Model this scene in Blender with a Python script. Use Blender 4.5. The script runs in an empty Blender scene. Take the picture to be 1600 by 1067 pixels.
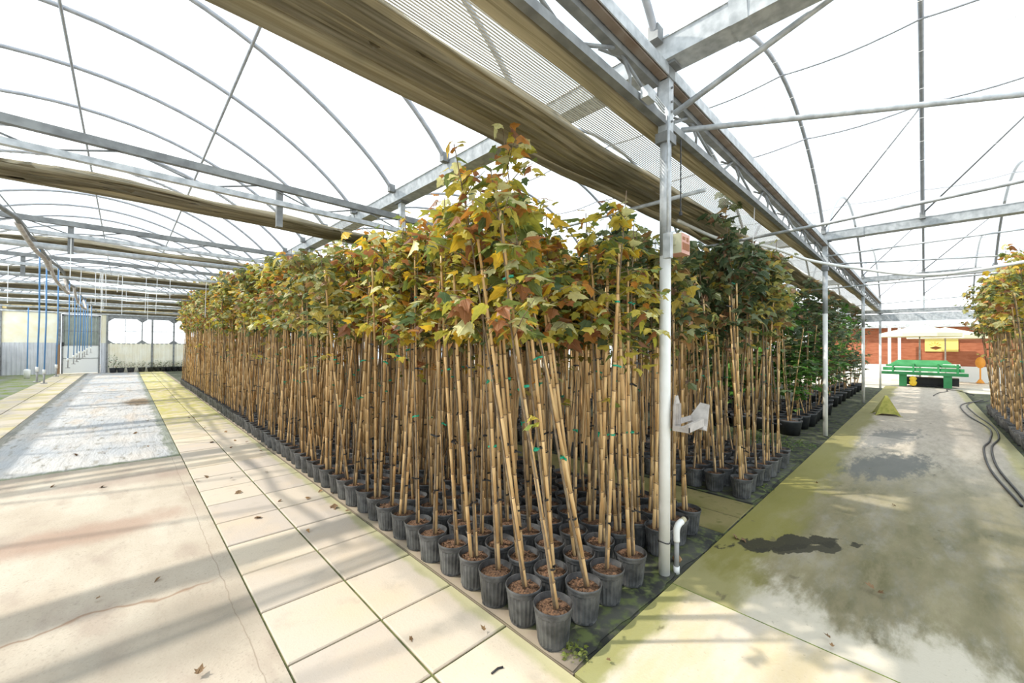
import bpy, math, random
import numpy as np
from mathutils import Vector, Matrix
PI = math.pi
SC = bpy.context.scene
COL = SC.collection

# ---------------------------------------------------------------- camera
FPX = 625.0
CAM_H = 1.6
roll = math.radians(.45); pitch = math.atan(7.5 / FPX); aR = math.atan(645 / FPX)
Fh = Vector((math.cos(aR), math.sin(aR), 0)); Rt = Vector((math.sin(aR), -math.cos(aR), 0)); Up = Vector((0, 0, 1))
FW = Fh * math.cos(pitch) + Up * math.sin(pitch); U2 = Up * math.cos(pitch) - Fh * math.sin(pitch)
RR = Rt * math.cos(roll) + U2 * math.sin(roll); UR = U2 * math.cos(roll) - Rt * math.sin(roll)
cam_d = bpy.data.cameras.new('camera'); cam = bpy.data.objects.new('camera', cam_d); COL.objects.link(cam)
cam_d.sensor_width = 36; cam_d.lens = 36 * FPX / 1600; cam_d.clip_start = .02; cam_d.clip_end = 300
cam.matrix_world = Matrix(((RR.x, UR.x, -FW.x, 0), (RR.y, UR.y, -FW.y, 0), (RR.z, UR.z, -FW.z, CAM_H), (0, 0, 0, 1)))
SC.camera = cam
CP = Vector((0, 0, CAM_H))
LEFT = -Rt

# ---------------------------------------------------------------- light
SUN_DIR = Vector((-.72, .66, 1.0)).normalized()       # towards the sun
SUN_E = 5.4
SKY_E = 1.9
sd = bpy.data.lights.new('sun', 'SUN'); sd.energy = SUN_E; sd.angle = math.radians(1.2); sd.color = (1, .95, .85)
so = bpy.data.objects.new('sun', sd); COL.objects.link(so); so.location = (-10, 10, 20)
so.rotation_euler = SUN_DIR.to_track_quat('Z', 'Y').to_euler()
w = bpy.data.worlds.new('sky'); SC.world = w; w.use_nodes = True
nt = w.node_tree; nt.nodes.clear()
wo = nt.nodes.new('ShaderNodeOutputWorld'); bg = nt.nodes.new('ShaderNodeBackground')
tc = nt.nodes.new('ShaderNodeTexCoord'); nz = nt.nodes.new('ShaderNodeTexNoise'); cr = nt.nodes.new('ShaderNodeValToRGB')
nz.inputs['Scale'].default_value = 1.6; nz.inputs['Detail'].default_value = 4
cr.color_ramp.elements[0].position = .42; cr.color_ramp.elements[0].color = (.70, .84, .93, 1)
cr.color_ramp.elements[1].position = .60; cr.color_ramp.elements[1].color = (.93, .97, 1, 1)
nt.links.new(tc.outputs['Generated'], nz.inputs['Vector']); nt.links.new(nz.outputs['Fac'], cr.inputs['Fac'])
nt.links.new(cr.outputs['Color'], bg.inputs['Color']); nt.links.new(bg.outputs[0], wo.inputs[0])
bg.inputs['Strength'].default_value = SKY_E
SC.view_settings.view_transform = 'Standard'; SC.view_settings.look = 'None'
SC.view_settings.exposure = 0.0; SC.view_settings.gamma = 1; SC.view_settings.use_curve_mapping = False
SC.cycles.max_bounces = 8; SC.cycles.transparent_max_bounces = 16

rnd = random.Random(7)

# ---------------------------------------------------------------- materials
def new_mat(name):
    m = bpy.data.materials.new(name); m.use_nodes = True
    return m, m.node_tree, m.node_tree.nodes['Principled BSDF']

def mat(name, col, rough=.6, metal=0., var=.0, scale=20., bump=0., col2=None, spec=.5, objvar=0., stretch=None):
    m, t, b = new_mat(name)
    b.inputs['Roughness'].default_value = rough; b.inputs['Metallic'].default_value = metal
    b.inputs['Specular IOR Level'].default_value = spec
    b.inputs['Base Color'].default_value = (*col, 1)
    if var or col2 or bump:
        tc = t.nodes.new('ShaderNodeTexCoord'); n = t.nodes.new('ShaderNodeTexNoise')
        n.inputs['Scale'].default_value = scale; n.inputs['Detail'].default_value = 5
        if stretch:
            mp = t.nodes.new('ShaderNodeMapping'); mp.inputs['Scale'].default_value = stretch
            t.links.new(tc.outputs['Object'], mp.inputs[0]); t.links.new(mp.outputs[0], n.inputs['Vector'])
        else:
            t.links.new(tc.outputs['Object'], n.inputs['Vector'])
        r = t.nodes.new('ShaderNodeValToRGB'); r.color_ramp.elements[0].position = .35; r.color_ramp.elements[1].position = .65
        c2 = col2 or tuple(min(1, c * (1 + var)) for c in col); c1 = col if col2 else tuple(c * (1 - var) for c in col)
        r.color_ramp.elements[0].color = (*c1, 1); r.color_ramp.elements[1].color = (*c2, 1)
        t.links.new(n.outputs['Fac'], r.inputs['Fac'])
        src = r.outputs['Color']
        if objvar:
            oi = t.nodes.new('ShaderNodeObjectInfo'); hs = t.nodes.new('ShaderNodeHueSaturation'); mr = t.nodes.new('ShaderNodeMapRange')
            mr.inputs['To Min'].default_value = 1 - objvar; mr.inputs['To Max'].default_value = 1 + objvar
            t.links.new(oi.outputs['Random'], mr.inputs['Value']); t.links.new(mr.outputs[0], hs.inputs['Value']); t.links.new(src, hs.inputs['Color'])
            src = hs.outputs[0]
        t.links.new(src, b.inputs['Base Color'])
        if bump:
            bp = t.nodes.new('ShaderNodeBump'); bp.inputs['Strength'].default_value = bump; bp.inputs['Distance'].default_value = .01
            t.links.new(n.outputs['Fac'], bp.inputs['Height']); t.links.new(bp.outputs[0], b.inputs['Normal'])
    return m

class NG:
    """tiny node-graph helper for ground materials working in world metres"""
    def __init__(s, name, rough=.85):
        s.m, s.t, s.b = new_mat(name); s.b.inputs['Roughness'].default_value = rough; s.b.inputs['Specular IOR Level'].default_value = .2
        s.tc = s.t.nodes.new('ShaderNodeTexCoord'); s.P = s.tc.outputs['Object']
        sp = s.t.nodes.new('ShaderNodeSeparateXYZ'); s.L(s.P, sp.inputs[0]); s.X, s.Y, s.Z = sp.outputs
    def L(s, a, b): s.t.links.new(a, b)
    def noise(s, scale, detail=5, stretch=(1, 1, 1), off=(0, 0, 0), rough=.55, rot=0.):
        mp = s.t.nodes.new('ShaderNodeMapping'); mp.inputs['Rotation'].default_value = (0, 0, rot); mp.inputs['Scale'].default_value = stretch; mp.inputs['Location'].default_value = off
        s.L(s.P, mp.inputs[0]); n = s.t.nodes.new('ShaderNodeTexNoise'); n.inputs['Scale'].default_value = scale
        n.inputs['Detail'].default_value = detail; n.inputs['Roughness'].default_value = rough; s.L(mp.outputs[0], n.inputs['Vector'])
        return n.outputs['Fac']
    def ramp(s, v, a, b, lo=0., hi=1.):
        n = s.t.nodes.new('ShaderNodeMapRange'); n.interpolation_type = 'SMOOTHSTEP'
        n.inputs['From Min'].default_value = a; n.inputs['From Max'].default_value = b
        n.inputs['To Min'].default_value = lo; n.inputs['To Max'].default_value = hi; s.L(v, n.inputs['Value']); return n.outputs[0]
    def m_(s, op, a, b=None):
        n = s.t.nodes.new('ShaderNodeMath'); n.operation = op
        for k, v in enumerate((a, b)):
            if v is None: continue
            if isinstance(v, (int, float)): n.inputs[k].default_value = v
            else: s.L(v, n.inputs[k])
        return n.outputs[0]
    def mix(s, f, a, b):
        n = s.t.nodes.new('ShaderNodeMix'); n.data_type = 'RGBA'
        if isinstance(f, (int, float)): n.inputs[0].default_value = f
        else: s.L(f, n.inputs[0])
        for k, v in ((6, a), (7, b)):
            if isinstance(v, tuple): n.inputs[k].default_value = (*v, 1)
            else: s.L(v, n.inputs[k])
        return n.outputs[2]
    def blob(s, cx, cy, rx, ry, nval, amp=1.2, soft=.25, rot=0.):
        dx = s.m_('SUBTRACT', s.X, cx); dy = s.m_('SUBTRACT', s.Y, cy)
        c, sn = math.cos(rot), math.sin(rot)
        u = s.m_('ADD', s.m_('MULTIPLY', dx, c / rx), s.m_('MULTIPLY', dy, sn / rx))
        v = s.m_('ADD', s.m_('MULTIPLY', dx, -sn / ry), s.m_('MULTIPLY', dy, c / ry))
        d = s.m_('SQRT', s.m_('ADD', s.m_('MULTIPLY', u, u), s.m_('MULTIPLY', v, v)))
        d = s.m_('ADD', d, s.m_('MULTIPLY', s.m_('SUBTRACT', nval, .5), amp))
        return s.ramp(d, 1 + soft, 1 - soft)
    def band(s, v, a, b, soft):
        return s.m_('MULTIPLY', s.ramp(v, a - soft, a + soft), s.ramp(v, b + soft, b - soft))
    def done(s, col, bump=None, strength=.3, dist=.01):
        s.L(col, s.b.inputs['Base Color'])
        if bump is not None:
            bp = s.t.nodes.new('ShaderNodeBump'); bp.inputs['Strength'].default_value = strength; bp.inputs['Distance'].default_value = dist
            s.L(bump, bp.inputs['Height']); s.L(bp.outputs[0], s.b.inputs['Normal'])
        return s.m

def attr_mat(name, rough=.55, trans=.35):
    m, t, b = new_mat(name)
    a = t.nodes.new('ShaderNodeAttribute'); a.attribute_name = 'Col'
    n = t.nodes.new('ShaderNodeTexNoise'); n.inputs['Scale'].default_value = 35; tc = t.nodes.new('ShaderNodeTexCoord')
    t.links.new(tc.outputs['Object'], n.inputs['Vector'])
    hs = t.nodes.new('ShaderNodeHueSaturation'); mr = t.nodes.new('ShaderNodeMapRange'); mr.inputs['To Min'].default_value = .7; mr.inputs['To Max'].default_value = 1.3
    t.links.new(n.outputs['Fac'], mr.inputs['Value']); t.links.new(mr.outputs[0], hs.inputs['Value']); t.links.new(a.outputs['Color'], hs.inputs['Color'])
    t.links.new(hs.outputs[0], b.inputs['Base Color']); b.inputs['Roughness'].default_value = rough
    tr = t.nodes.new('ShaderNodeBsdfTranslucent'); t.links.new(hs.outputs[0], tr.inputs['Color'])
    mx = t.nodes.new('ShaderNodeMixShader'); mx.inputs[0].default_value = trans
    t.links.new(b.outputs[0], mx.inputs[1]); t.links.new(tr.outputs[0], mx.inputs[2])
    t.links.new(mx.outputs[0], t.nodes['Material Output'].inputs[0])
    return m

M = {}
M['galv'] = mat('galvanised_steel', (.36, .38, .40), .5, .2, scale=14, col2=(.56, .58, .60))
M['galv_dark'] = mat('weathered_steel', (.17, .175, .18), .6, .3, scale=9, col2=(.27, .28, .28))
M['hoop'] = mat('hoop_steel', (.33, .34, .37), .5, .35, scale=12, col2=(.42, .43, .46))
M['rust'] = mat('rusty_channel', (.20, .14, .10), .7, .2, scale=6, col2=(.30, .25, .21))
M['white_paint'] = mat('white_post_paint', (.74, .73, .68), .45, 0, scale=5, col2=(.84, .83, .80))
M['pot'] = mat('black_nursery_plastic', (.04, .041, .043), .40, 0, scale=14, col2=(.115, .115, .115), bump=.1, objvar=.25)
M['pot_dark'] = mat('dark_container_plastic', (.02, .022, .025), .5, 0, scale=10, col2=(.05, .052, .055))
M['soil'] = mat('bark_soil', (.035, .018, .010), .95, 0, scale=75, col2=(.20, .105, .055), bump=1.0)
M['bamboo'] = mat('bamboo_cane', (.62, .37, .155), .42, 0, scale=5, col2=(.84, .60, .31), objvar=.2, stretch=(8, 8, 1))
M['bamboo_n'] = mat('bamboo_node', (.22, .13, .06), .6)
M['bark'] = mat('young_bark', (.13, .085, .05), .8, 0, scale=15, col2=(.24, .18, .11))
M['leaf'] = attr_mat('maple_leaf', .45, .45)
M['tie_g'] = mat('green_tie_tape', (.0, .27, .15), .4)
M['tie_k'] = mat('black_tie_tape', (.012, .012, .014), .4)
M['white'] = mat('white_plastic', (.78, .78, .76), .4)
M['cord'] = mat('white_cord', (.85, .85, .85), .6)
M['blue'] = mat('blue_hose', (.10, .27, .55), .4)
M['grey_pl'] = mat('grey_plastic', (.33, .33, .33), .5)
M['tan'] = mat('tan_plastic', (.45, .40, .26), .6)
M['black'] = mat('black_rubber', (.015, .015, .017), .45)
M['green'] = mat('green_paint', (.025, .20, .06), .5, 0, scale=3, col2=(.05, .28, .10))
M['yellow'] = mat('yellow_paint', (.85, .55, .03), .45)
M['orange'] = mat('orange_plastic', (.75, .30, .03), .5)
M['red_wood'] = mat('red_cladding', (.30, .09, .04), .8, 0, scale=3, col2=(.40, .14, .07), stretch=(1, 1, 4))
M['cream'] = mat('cream_panel', (.80, .72, .50), .7, 0, scale=2, col2=(.86, .84, .72))
M['cream_y'] = mat('yellow_panel', (.85, .66, .30), .7, 0, scale=2, col2=(.84, .68, .34))
M['corr'] = mat('grey_corrugated', (.56, .57, .61), .6, 0, scale=2, col2=(.66, .67, .71))
M['corr_y'] = mat('pale_corrugated', (.78, .72, .56), .6, 0, scale=2, col2=(.84, .81, .70))
M['umbrella'] = mat('umbrella_canvas', (.80, .74, .52), .8)
M['pyr'] = mat('mossy_yellow_plastic', (.30, .30, .04), .6, 0, scale=12, col2=(.50, .45, .10))
M['brown'] = mat('brown_print', (.30, .12, .04), .6)
M['sign_y'] = mat('yellow_sign', (.85, .70, .20), .6)
M['salmon'] = mat('salmon_plastic', (.55, .27, .20), .5, 0, scale=20, col2=(.62, .34, .27))
M['creamgreen'] = mat('aged_cream_plastic', (.52, .50, .34), .5)
M['old_plastic'] = mat('weathered_grey_plastic', (.38, .34, .31), .7, 0, scale=15, col2=(.55, .50, .46))
M['dryleaf'] = mat('dry_leaf', (.16, .09, .04), .8, 0, scale=30, col2=(.34, .20, .09), objvar=.4)

def screen_mat(name, c1, c2, tr):
    m, t, b = new_mat(name)
    tc = t.nodes.new('ShaderNodeTexCoord'); mp = t.nodes.new('ShaderNodeMapping'); mp.inputs['Scale'].default_value = (.35, 22, 22)
    n = t.nodes.new('ShaderNodeTexNoise'); n.inputs['Scale'].default_value = 2.5; n.inputs['Detail'].default_value = 6
    r = t.nodes.new('ShaderNodeValToRGB'); r.color_ramp.elements[0].position = .35; r.color_ramp.elements[1].position = .65
    r.color_ramp.elements[0].color = (*c1, 1); r.color_ramp.elements[1].color = (*c2, 1)
    t.links.new(tc.outputs['Object'], mp.inputs[0]); t.links.new(mp.outputs[0], n.inputs[0]); t.links.new(n.outputs['Fac'], r.inputs[0])
    t.links.new(r.outputs[0], b.inputs['Base Color']); b.inputs['Roughness'].default_value = .85
    tl = t.nodes.new('ShaderNodeBsdfTranslucent'); t.links.new(r.outputs[0], tl.inputs[0])
    mx = t.nodes.new('ShaderNodeMixShader'); mx.inputs[0].default_value = tr
    t.links.new(b.outputs[0], mx.inputs[1]); t.links.new(tl.outputs[0], mx.inputs[2]); t.links.new(mx.outputs[0], t.nodes['Material Output'].inputs[0])
    return m
M['screen'] = screen_mat('shade_screen_cloth', (.30, .26, .17), (.55, .49, .36), .45)
M['strip'] = screen_mat('pale_screen_strip', (.50, .48, .42), (.66, .64, .58), .4)

def film_mat(name, clear, col=(.92, .95, .97)):
    m, t, b = new_mat(name); t.nodes.remove(b)
    a = t.nodes.new('ShaderNodeBsdfTransparent'); c = t.nodes.new('ShaderNodeBsdfTranslucent'); c.inputs[0].default_value = (*col, 1)
    mx = t.nodes.new('ShaderNodeMixShader'); mx.inputs[0].default_value = 1 - clear
    t.links.new(a.outputs[0], mx.inputs[1]); t.links.new(c.outputs[0], mx.inputs[2]); t.links.new(mx.outputs[0], t.nodes['Material Output'].inputs[0])
    return m
M['film'] = film_mat('clear_roof_film', .80)
M['film_w'] = film_mat('milky_film', .45)
M['pane'] = film_mat('thin_clear_pane', .9)

# ---------------------------------------------------------------- mesh builder
class MB:
    def __init__(s): s.v = []; s.n = 0; s.l = []; s.sz = []; s.mi = []; s.c = []; s.cur = 0
    def add(s, verts, faces, mi=None, col=None):
        v = np.asarray(verts, float).reshape(-1, 3); s.v.append(v)
        fl = np.array([i for f in faces for i in f], int) + s.n; s.l.append(fl)
        sz = np.array([len(f) for f in faces], int); s.sz.append(sz); s.n += len(v)
        s.mi.append(np.full(len(sz), s.cur if mi is None else mi)); s.c.append(np.tile(np.array(col if col is not None else (1, 1, 1)), (len(sz), 1)))
        return s
    def raw(s, v, l, sz, mi, c): s.v.append(v); s.l.append(l + s.n); s.sz.append(sz); s.mi.append(mi); s.c.append(c); s.n += len(v)
    def packed(s): return (np.concatenate(s.v), np.concatenate(s.l), np.concatenate(s.sz), np.concatenate(s.mi), np.concatenate(s.c))
    def merge(s, pk, Mx):
        v, l, sz, mi, c = pk; A = np.array(Mx)
        s.raw(v @ A[:3, :3].T + A[:3, 3], l, sz, mi, c)
    def box(s, lo, hi, mi=None, Mx=None):
        x0, y0, z0 = lo; x1, y1, z1 = hi
        v = np.array([(x0, y0, z0), (x1, y0, z0), (x1, y1, z0), (x0, y1, z0), (x0, y0, z1), (x1, y0, z1), (x1, y1, z1), (x0, y1, z1)], float)
        if Mx is not None: A = np.array(Mx); v = v @ A[:3, :3].T + A[:3, 3]
        return s.add(v, [(0, 3, 2, 1), (4, 5, 6, 7), (0, 1, 5, 4), (1, 2, 6, 5), (2, 3, 7, 6), (3, 0, 4, 7)], mi)
    def tube(s, pts, r, n=8, mi=None, cap=True, col=None):
        P = [Vector(p) for p in pts]; k = len(P); R = r if hasattr(r, '__len__') else [r] * k
        V = []; prev = None
        for i in range(k):
            d = (P[min(i + 1, k - 1)] - P[max(i - 1, 0)]).normalized()
            if prev is None: a = d.orthogonal().normalized()
            else:
                a = prev - d * prev.dot(d)
                a = a.normalized() if a.length > 1e-6 else d.orthogonal().normalized()
            prev = a; b = d.cross(a)
            for j in range(n):
                t = 2 * PI * j / n; q = P[i] + (a * math.cos(t) + b * math.sin(t)) * R[i]; V.append(tuple(q))
        F = [(i * n + j, i * n + (j + 1) % n, (i + 1) * n + (j + 1) % n, (i + 1) * n + j) for i in range(k - 1) for j in range(n)]
        if cap: F += [tuple(range(n))[::-1], tuple((k - 1) * n + j for j in range(n))]
        return s.add(V, F, mi, col)
    def lathe(s, prof, n=24, mi=None, center=(0, 0), flute=None, closed_bottom=False, closed_top=False):
        V = []
        for (r, z) in prof:
            for j in range(n):
                t = 2 * PI * j / n; rr = r
                if flute and flute(r, z): rr = r + flute(r, z) * (1 if j % 2 else -1)
                V.append((center[0] + rr * math.cos(t), center[1] + rr * math.sin(t), z))
        k = len(prof)
        F = [(i * n + j, i * n + (j + 1) % n, (i + 1) * n + (j + 1) % n, (i + 1) * n + j) for i in range(k - 1) for j in range(n)]
        if closed_bottom: F.append(tuple(range(n))[::-1])
        if closed_top: F.append(tuple((k - 1) * n + j for j in range(n)))
        return s.add(V, F, mi)
    def prism(s, prof, axis, a, b, mi=None, closed=True):
        """extrude 2-D profile along axis (0:X, profile=(y,z); 1:Y, profile=(x,z))"""
        n = len(prof); V = []
        for t in (a, b):
            for (p, q) in prof: V.append((t, p, q) if axis == 0 else ((p, t, q) if axis == 1 else (p, q, t)))
        F = [(i, (i + 1) % n, n + (i + 1) % n, n + i) for i in range(n if closed else n - 1)]
        if closed: F += [tuple(range(n))[::-1], tuple(range(n, 2 * n))]
        return s.add(V, F, mi)
    def build(s, name, mats, parent=None, smooth=False, colour=False, loc=None):
        me = bpy.data.meshes.new(name)
        v, l, sz, mi, c = s.packed()
        me.vertices.add(len(v)); me.vertices.foreach_set('co', v.astype(np.float32).ravel())
        me.loops.add(len(l)); me.loops.foreach_set('vertex_index', l.astype(np.int32))
        me.polygons.add(len(sz)); st = np.concatenate(([0], np.cumsum(sz)[:-1]))
        me.polygons.foreach_set('loop_start', st.astype(np.int32)); me.polygons.foreach_set('loop_total', sz.astype(np.int32))
        me.polygons.foreach_set('material_index', mi.astype(np.int32))
        me.update(calc_edges=True)
        me.polygons.foreach_set('use_smooth', np.full(len(sz), bool(smooth)))
        if colour:
            a = me.attributes.new('Col', 'FLOAT_COLOR', 'FACE'); a.data.foreach_set('color', np.concatenate([c, np.ones((len(c), 1))], 1).astype(np.float32).ravel())
        for m in (mats if isinstance(mats, (list, tuple)) else [mats]): me.materials.append(M[m] if isinstance(m, str) else m)
        o = bpy.data.objects.new(name, me); COL.objects.link(o)
        if parent: o.parent = parent
        if loc: o.location = loc
        return o

def empty(name, loc=(0, 0, 0), rz=0.):
    o = bpy.data.objects.new(name, None); o.location = loc; o.rotation_euler = (0, 0, rz); o.empty_display_size = .05
    COL.objects.link(o); return o
def tag(o, label, cat, group=None, kind=None):
    o['label'] = label; o['category'] = cat
    if group: o['group'] = group
    if kind: o['kind'] = kind
    return o
def struct(o, label=None):
    o['kind'] = 'structure'
    if label: o['label'] = label
    return o
def recenter(o):
    """put a mesh object's origin at the foot of its geometry"""
    me = o.data; n = len(me.vertices); a = np.empty(n * 3, np.float32); me.vertices.foreach_get('co', a); a = a.reshape(-1, 3)
    c = np.array([(a[:, 0].min() + a[:, 0].max()) / 2, (a[:, 1].min() + a[:, 1].max()) / 2, a[:, 2].min()], np.float32)
    me.vertices.foreach_set('co', (a - c).ravel()); me.update(); o.location = tuple(float(x) for x in c); return o
def copy_tree(o, parent=None):
    c = o.copy(); COL.objects.link(c)
    if parent: c.parent = parent
    for ch in o.children: copy_tree(ch, c)
    return c
ORD = ['first', 'second', 'third', 'fourth', 'fifth', 'sixth', 'seventh', 'eighth', 'ninth', 'tenth', 'eleventh', 'twelfth', 'thirteenth', 'fourteenth', 'fifteenth', 'sixteenth', 'seventeenth', 'eighteenth', 'nineteenth', 'twentieth']

TENS = {2: 'twenty', 3: 'thirty', 4: 'forty', 5: 'fifty', 6: 'sixty', 7: 'seventy', 8: 'eighty'}
TENTH = {3: 'thirtieth', 4: 'fortieth', 5: 'fiftieth', 6: 'sixtieth', 7: 'seventieth', 8: 'eightieth'}
for _t in range(2, 9):
    for _u in range(1, 10): ORD.append(TENS[_t] + '-' + ORD[_u - 1])
    if _t + 1 in TENTH: ORD.append(TENTH[_t + 1])
# grid of the greenhouse
GX = [-3.82, 2.76, 9.34, 15.92, 22.5]          # gutter lines (parallel to Y)
TY0, TDY = 1.285, 3.8                          # truss lines (parallel to X)
YW = 31.0                                      # end wall

# ================================================================= ground
def slab(name, x0, x1, y0, y1, z0, z1, m, label=None):
    o = MB().box((x0, y0, z0), (x1, y1, z1)).build(name, m); return struct(o, label)

g = NG('outer_concrete'); n = g.noise(.6); n2 = g.noise(9)
c = g.mix(g.ramp(n, .35, .65), (.52, .46, .37), (.66, .60, .50)); c = g.mix(g.ramp(n2, .55, .75), c, (.40, .34, .26)); MFLOOR = g.done(c, n2, .2)
slab('floor', -14, 60, -14, 45, -.3, -.03, MFLOOR)

# left concrete slab (pale, stained, one shadow patch painted in)
g = NG('pale_stained_shaded_concrete'); n = g.noise(1.1, 6, (1, .55, 1)); n2 = g.noise(3.2, 8, (1, .4, 1), (3, 1, 0)); n3 = g.noise(60, 4)
c = g.mix(g.ramp(n, .35, .65), (.42, .35, .275), (.54, .475, .39))
n8 = g.noise(14, 9, (1, .5, 1), (2, 2, 0), .7)
c = g.mix(g.m_('MULTIPLY', g.ramp(n2, .50, .68), .6), c, (.33, .26, .21)); c = g.mix(g.m_('MULTIPLY', g.ramp(n8, .56, .70), .35), c, (.24, .20, .16)); c = g.mix(g.m_('MULTIPLY', g.ramp(n8, .70, .76), .7), c, (.10, .08, .06))
c = g.mix(g.m_('MULTIPLY', g.blob(-.35, 4.9, .75, .25, n2, 2.2, .5), .55), c, (.30, .17, .12))
c = g.mix(g.m_('MULTIPLY', g.blob(.2, 6.5, .8, .22, n2, 2.2, .5), .5), c, (.30, .22, .18))
c = g.mix(g.m_('MULTIPLY', g.blob(.18, 2.85, .55, .35, n2, 1.6, .5), .65), c, (.25, .215, .17))  # dark patch painted in for the shade screen's shadow
# wavy brown line
ly = g.m_('ADD', g.m_('SUBTRACT', g.Y, 3.37), g.m_('MULTIPLY', g.m_('SUBTRACT', g.noise(2.5, 3), .5), .35))
c = g.mix(g.m_('MULTIPLY', g.m_('MULTIPLY', g.band(ly, -.012, .012, .012), g.ramp(g.X, .55, .3)), .7), c, (.25, .14, .08))
c = g.mix(g.m_('MULTIPLY', g.ramp(n3, .55, .70), .45), c, (.27, .23, .18))
crk = g.m_('ADD', g.m_('SUBTRACT', g.X, .50), g.m_('MULTIPLY', g.m_('SUBTRACT', g.noise(3, 4), .5), .05))
c = g.mix(g.m_('MULTIPLY', g.band(crk, -.002, .002, .003), .6), c, (.18, .13, .09))
MC = g.done(c, n3, .25)
slab('floor_slab_left', -1.45, .597, -3, 7.42, -.03, 0, MC)

# pale ground sheet beyond the slab
g = NG('faded_ground_cloth', .6); n = g.noise(1.0, 5, (1, .5, 1)); n2 = g.noise(2.2, 7, (1.4, .35, 1), (5, 2, 0)); n3 = g.noise(9, 7, (1, .35, 1)); wr = g.noise(5, 6, (2.2, .5, 1), (0, 7, 0))
c = g.mix(g.ramp(n, .3, .7), (.35, .36, .38), (.49, .46, .43))
c = g.mix(g.m_('MULTIPLY', g.ramp(n2, .5, .66), g.ramp(g.Y, 9, 13, .25, .8)), c, (.46, .38, .31))
c = g.mix(g.m_('MULTIPLY', g.ramp(n3, .55, .68), .75), c, (.20, .18, .14))
c = g.mix(g.blob(.35, 15.0, .35, .8, n3, 1.6, .4), c, (.16, .11, .06))
c = g.mix(g.m_('MULTIPLY', g.band(g.m_('ADD', g.X, g.m_('MULTIPLY', g.m_('SUBTRACT', n3, .5), .35)), .50, .75, .05), .8), c, (.16, .18, .13))
c = g.mix(g.m_('MULTIPLY', g.band(g.m_('ADD', g.X, g.m_('MULTIPLY', g.m_('SUBTRACT', n3, .5), .3)), -1.6, -1.32, .05), .85), c, (.10, .10, .08))
c = g.mix(g.m_('MULTIPLY', g.band(g.m_('ADD', g.Y, g.m_('MULTIPLY', g.m_('SUBTRACT', n3, .5), .35)), 7.2, 7.52, .08), .85), c, (.15, .17, .07))
MS = g.done(c, wr, .8, .04)
slab('floor_ground_cloth', -1.45, .597, 7.42, YW, -.03, -.004, MS)

# paver walkways
def paver_mat(name, mossy):
    g = NG(name); n = g.noise(1.3, 5); n2 = g.noise(5, 7); n3 = g.noise(70, 3)
    gx = g.m_('FLOOR', g.m_('DIVIDE', g.m_('SUBTRACT', g.X, .603), .4985)); gy = g.m_('FLOOR', g.m_('DIVIDE', g.m_('SUBTRACT', g.Y, 1.135), .541))
    wn = g.t.nodes.new('ShaderNodeTexWhiteNoise'); wn.noise_dimensions = '2D'; cb = g.t.nodes.new('ShaderNodeCombineXYZ')
    g.L(gx, cb.inputs[0]); g.L(gy, cb.inputs[1]); g.L(cb.outputs[0], wn.inputs['Vector'])
    c = g.mix(wn.outputs['Value'], (.47, .405, .35), (.60, .51, .40))
    c = g.mix(g.m_('MULTIPLY', g.ramp(n, .45, .7), .5), c, (.60, .46, .31))
    c = g.mix(g.m_('MULTIPLY', g.ramp(n2, .55, .75), .4), c, (.33, .29, .24))
    mossv = g.ramp(g.Y, 7.5, 13) if mossy == 1 else None
    ms = g.m_('MULTIPLY', g.ramp(n2, .30, .62), mossv) if mossv is not None else g.m_('MULTIPLY', g.ramp(n, .4, .7), .6)
    c = g.mix(g.m_('MULTIPLY', ms, .85), c, (.40, .36, .07))
    if mossy == 1:
        edge = g.m_('MULTIPLY', g.band(g.m_('ADD', g.X, g.m_('MULTIPLY', g.m_('SUBTRACT', n2, .5), .12)), 1.52, 1.64, .03), .55)
        c = g.mix(edge, c, (.30, .30, .10))
    c = g.mix(g.m_('MULTIPLY', g.ramp(n3, .62, .75), .35), c, (.30, .25, .19))
    return g.done(c, n3, .2)
MP = paver_mat('pinkish_concrete_pavers', 1); MP2 = paver_mat('far_walkway_pavers', 2)
def pavers(name, x0, nx, sx, y0, y1, sy, m, gap=.007):
    b = MB(); j = 0; r = random.Random(3)
    b.box((x0, y0, -.03), (x0 + nx * sx, y1, -.012), 1)
    y = y0
    while y < y1 - .01:
        ye = min(y + sy, y1)
        for i in range(nx):
            dz = r.uniform(-.002, .002)
            xa, xb = x0 + i * sx + gap, x0 + (i + 1) * sx - gap; ya, yb = y + gap, ye - gap; zt = dz; bv = .006
            V = [(xa, ya, -.03), (xb, ya, -.03), (xb, yb, -.03), (xa, yb, -.03), (xa, ya, zt - bv), (xb, ya, zt - bv), (xb, yb, zt - bv), (xa, yb, zt - bv),
                 (xa + bv, ya + bv, zt), (xb - bv, ya + bv, zt), (xb - bv, yb - bv, zt), (xa + bv, yb - bv, zt)]
            F = [(0, 1, 5, 4), (1, 2, 6, 5), (2, 3, 7, 6), (3, 0, 4, 7), (4, 5, 9, 8), (5, 6, 10, 9), (6, 7, 11, 10), (7, 4, 8, 11), (8, 9, 10, 11)]
            b.add(V, F, 0)
        y = ye
    return struct(b.build(name, [m, 'joint']))
M['joint_g'] = mat('green_moss_joint', (.10, .14, .02), .95, 0, scale=9, col2=(.22, .27, .04))
M['joint'] = mat('mossy_joint', (.05, .06, .02), .95, 0, scale=8, col2=(.14, .15, .05))
pavers('floor_walkway', .603, 2, .4985, 1.135 - 8 * .541, YW, .541, MP)
pavers('floor_walkway_far', -2.45, 2, .5, -3, YW, .541, MP2)
g = NG('mossy_earth'); n = g.noise(2.0, 6); n2 = g.noise(14, 6)
c = g.mix(g.ramp(n, .4, .6), (.25, .25, .22), (.17, .22, .04)); c = g.mix(g.ramp(n2, .5, .7), c, (.30, .28, .20)); MEARTH = g.done(c, n2, .5)
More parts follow.
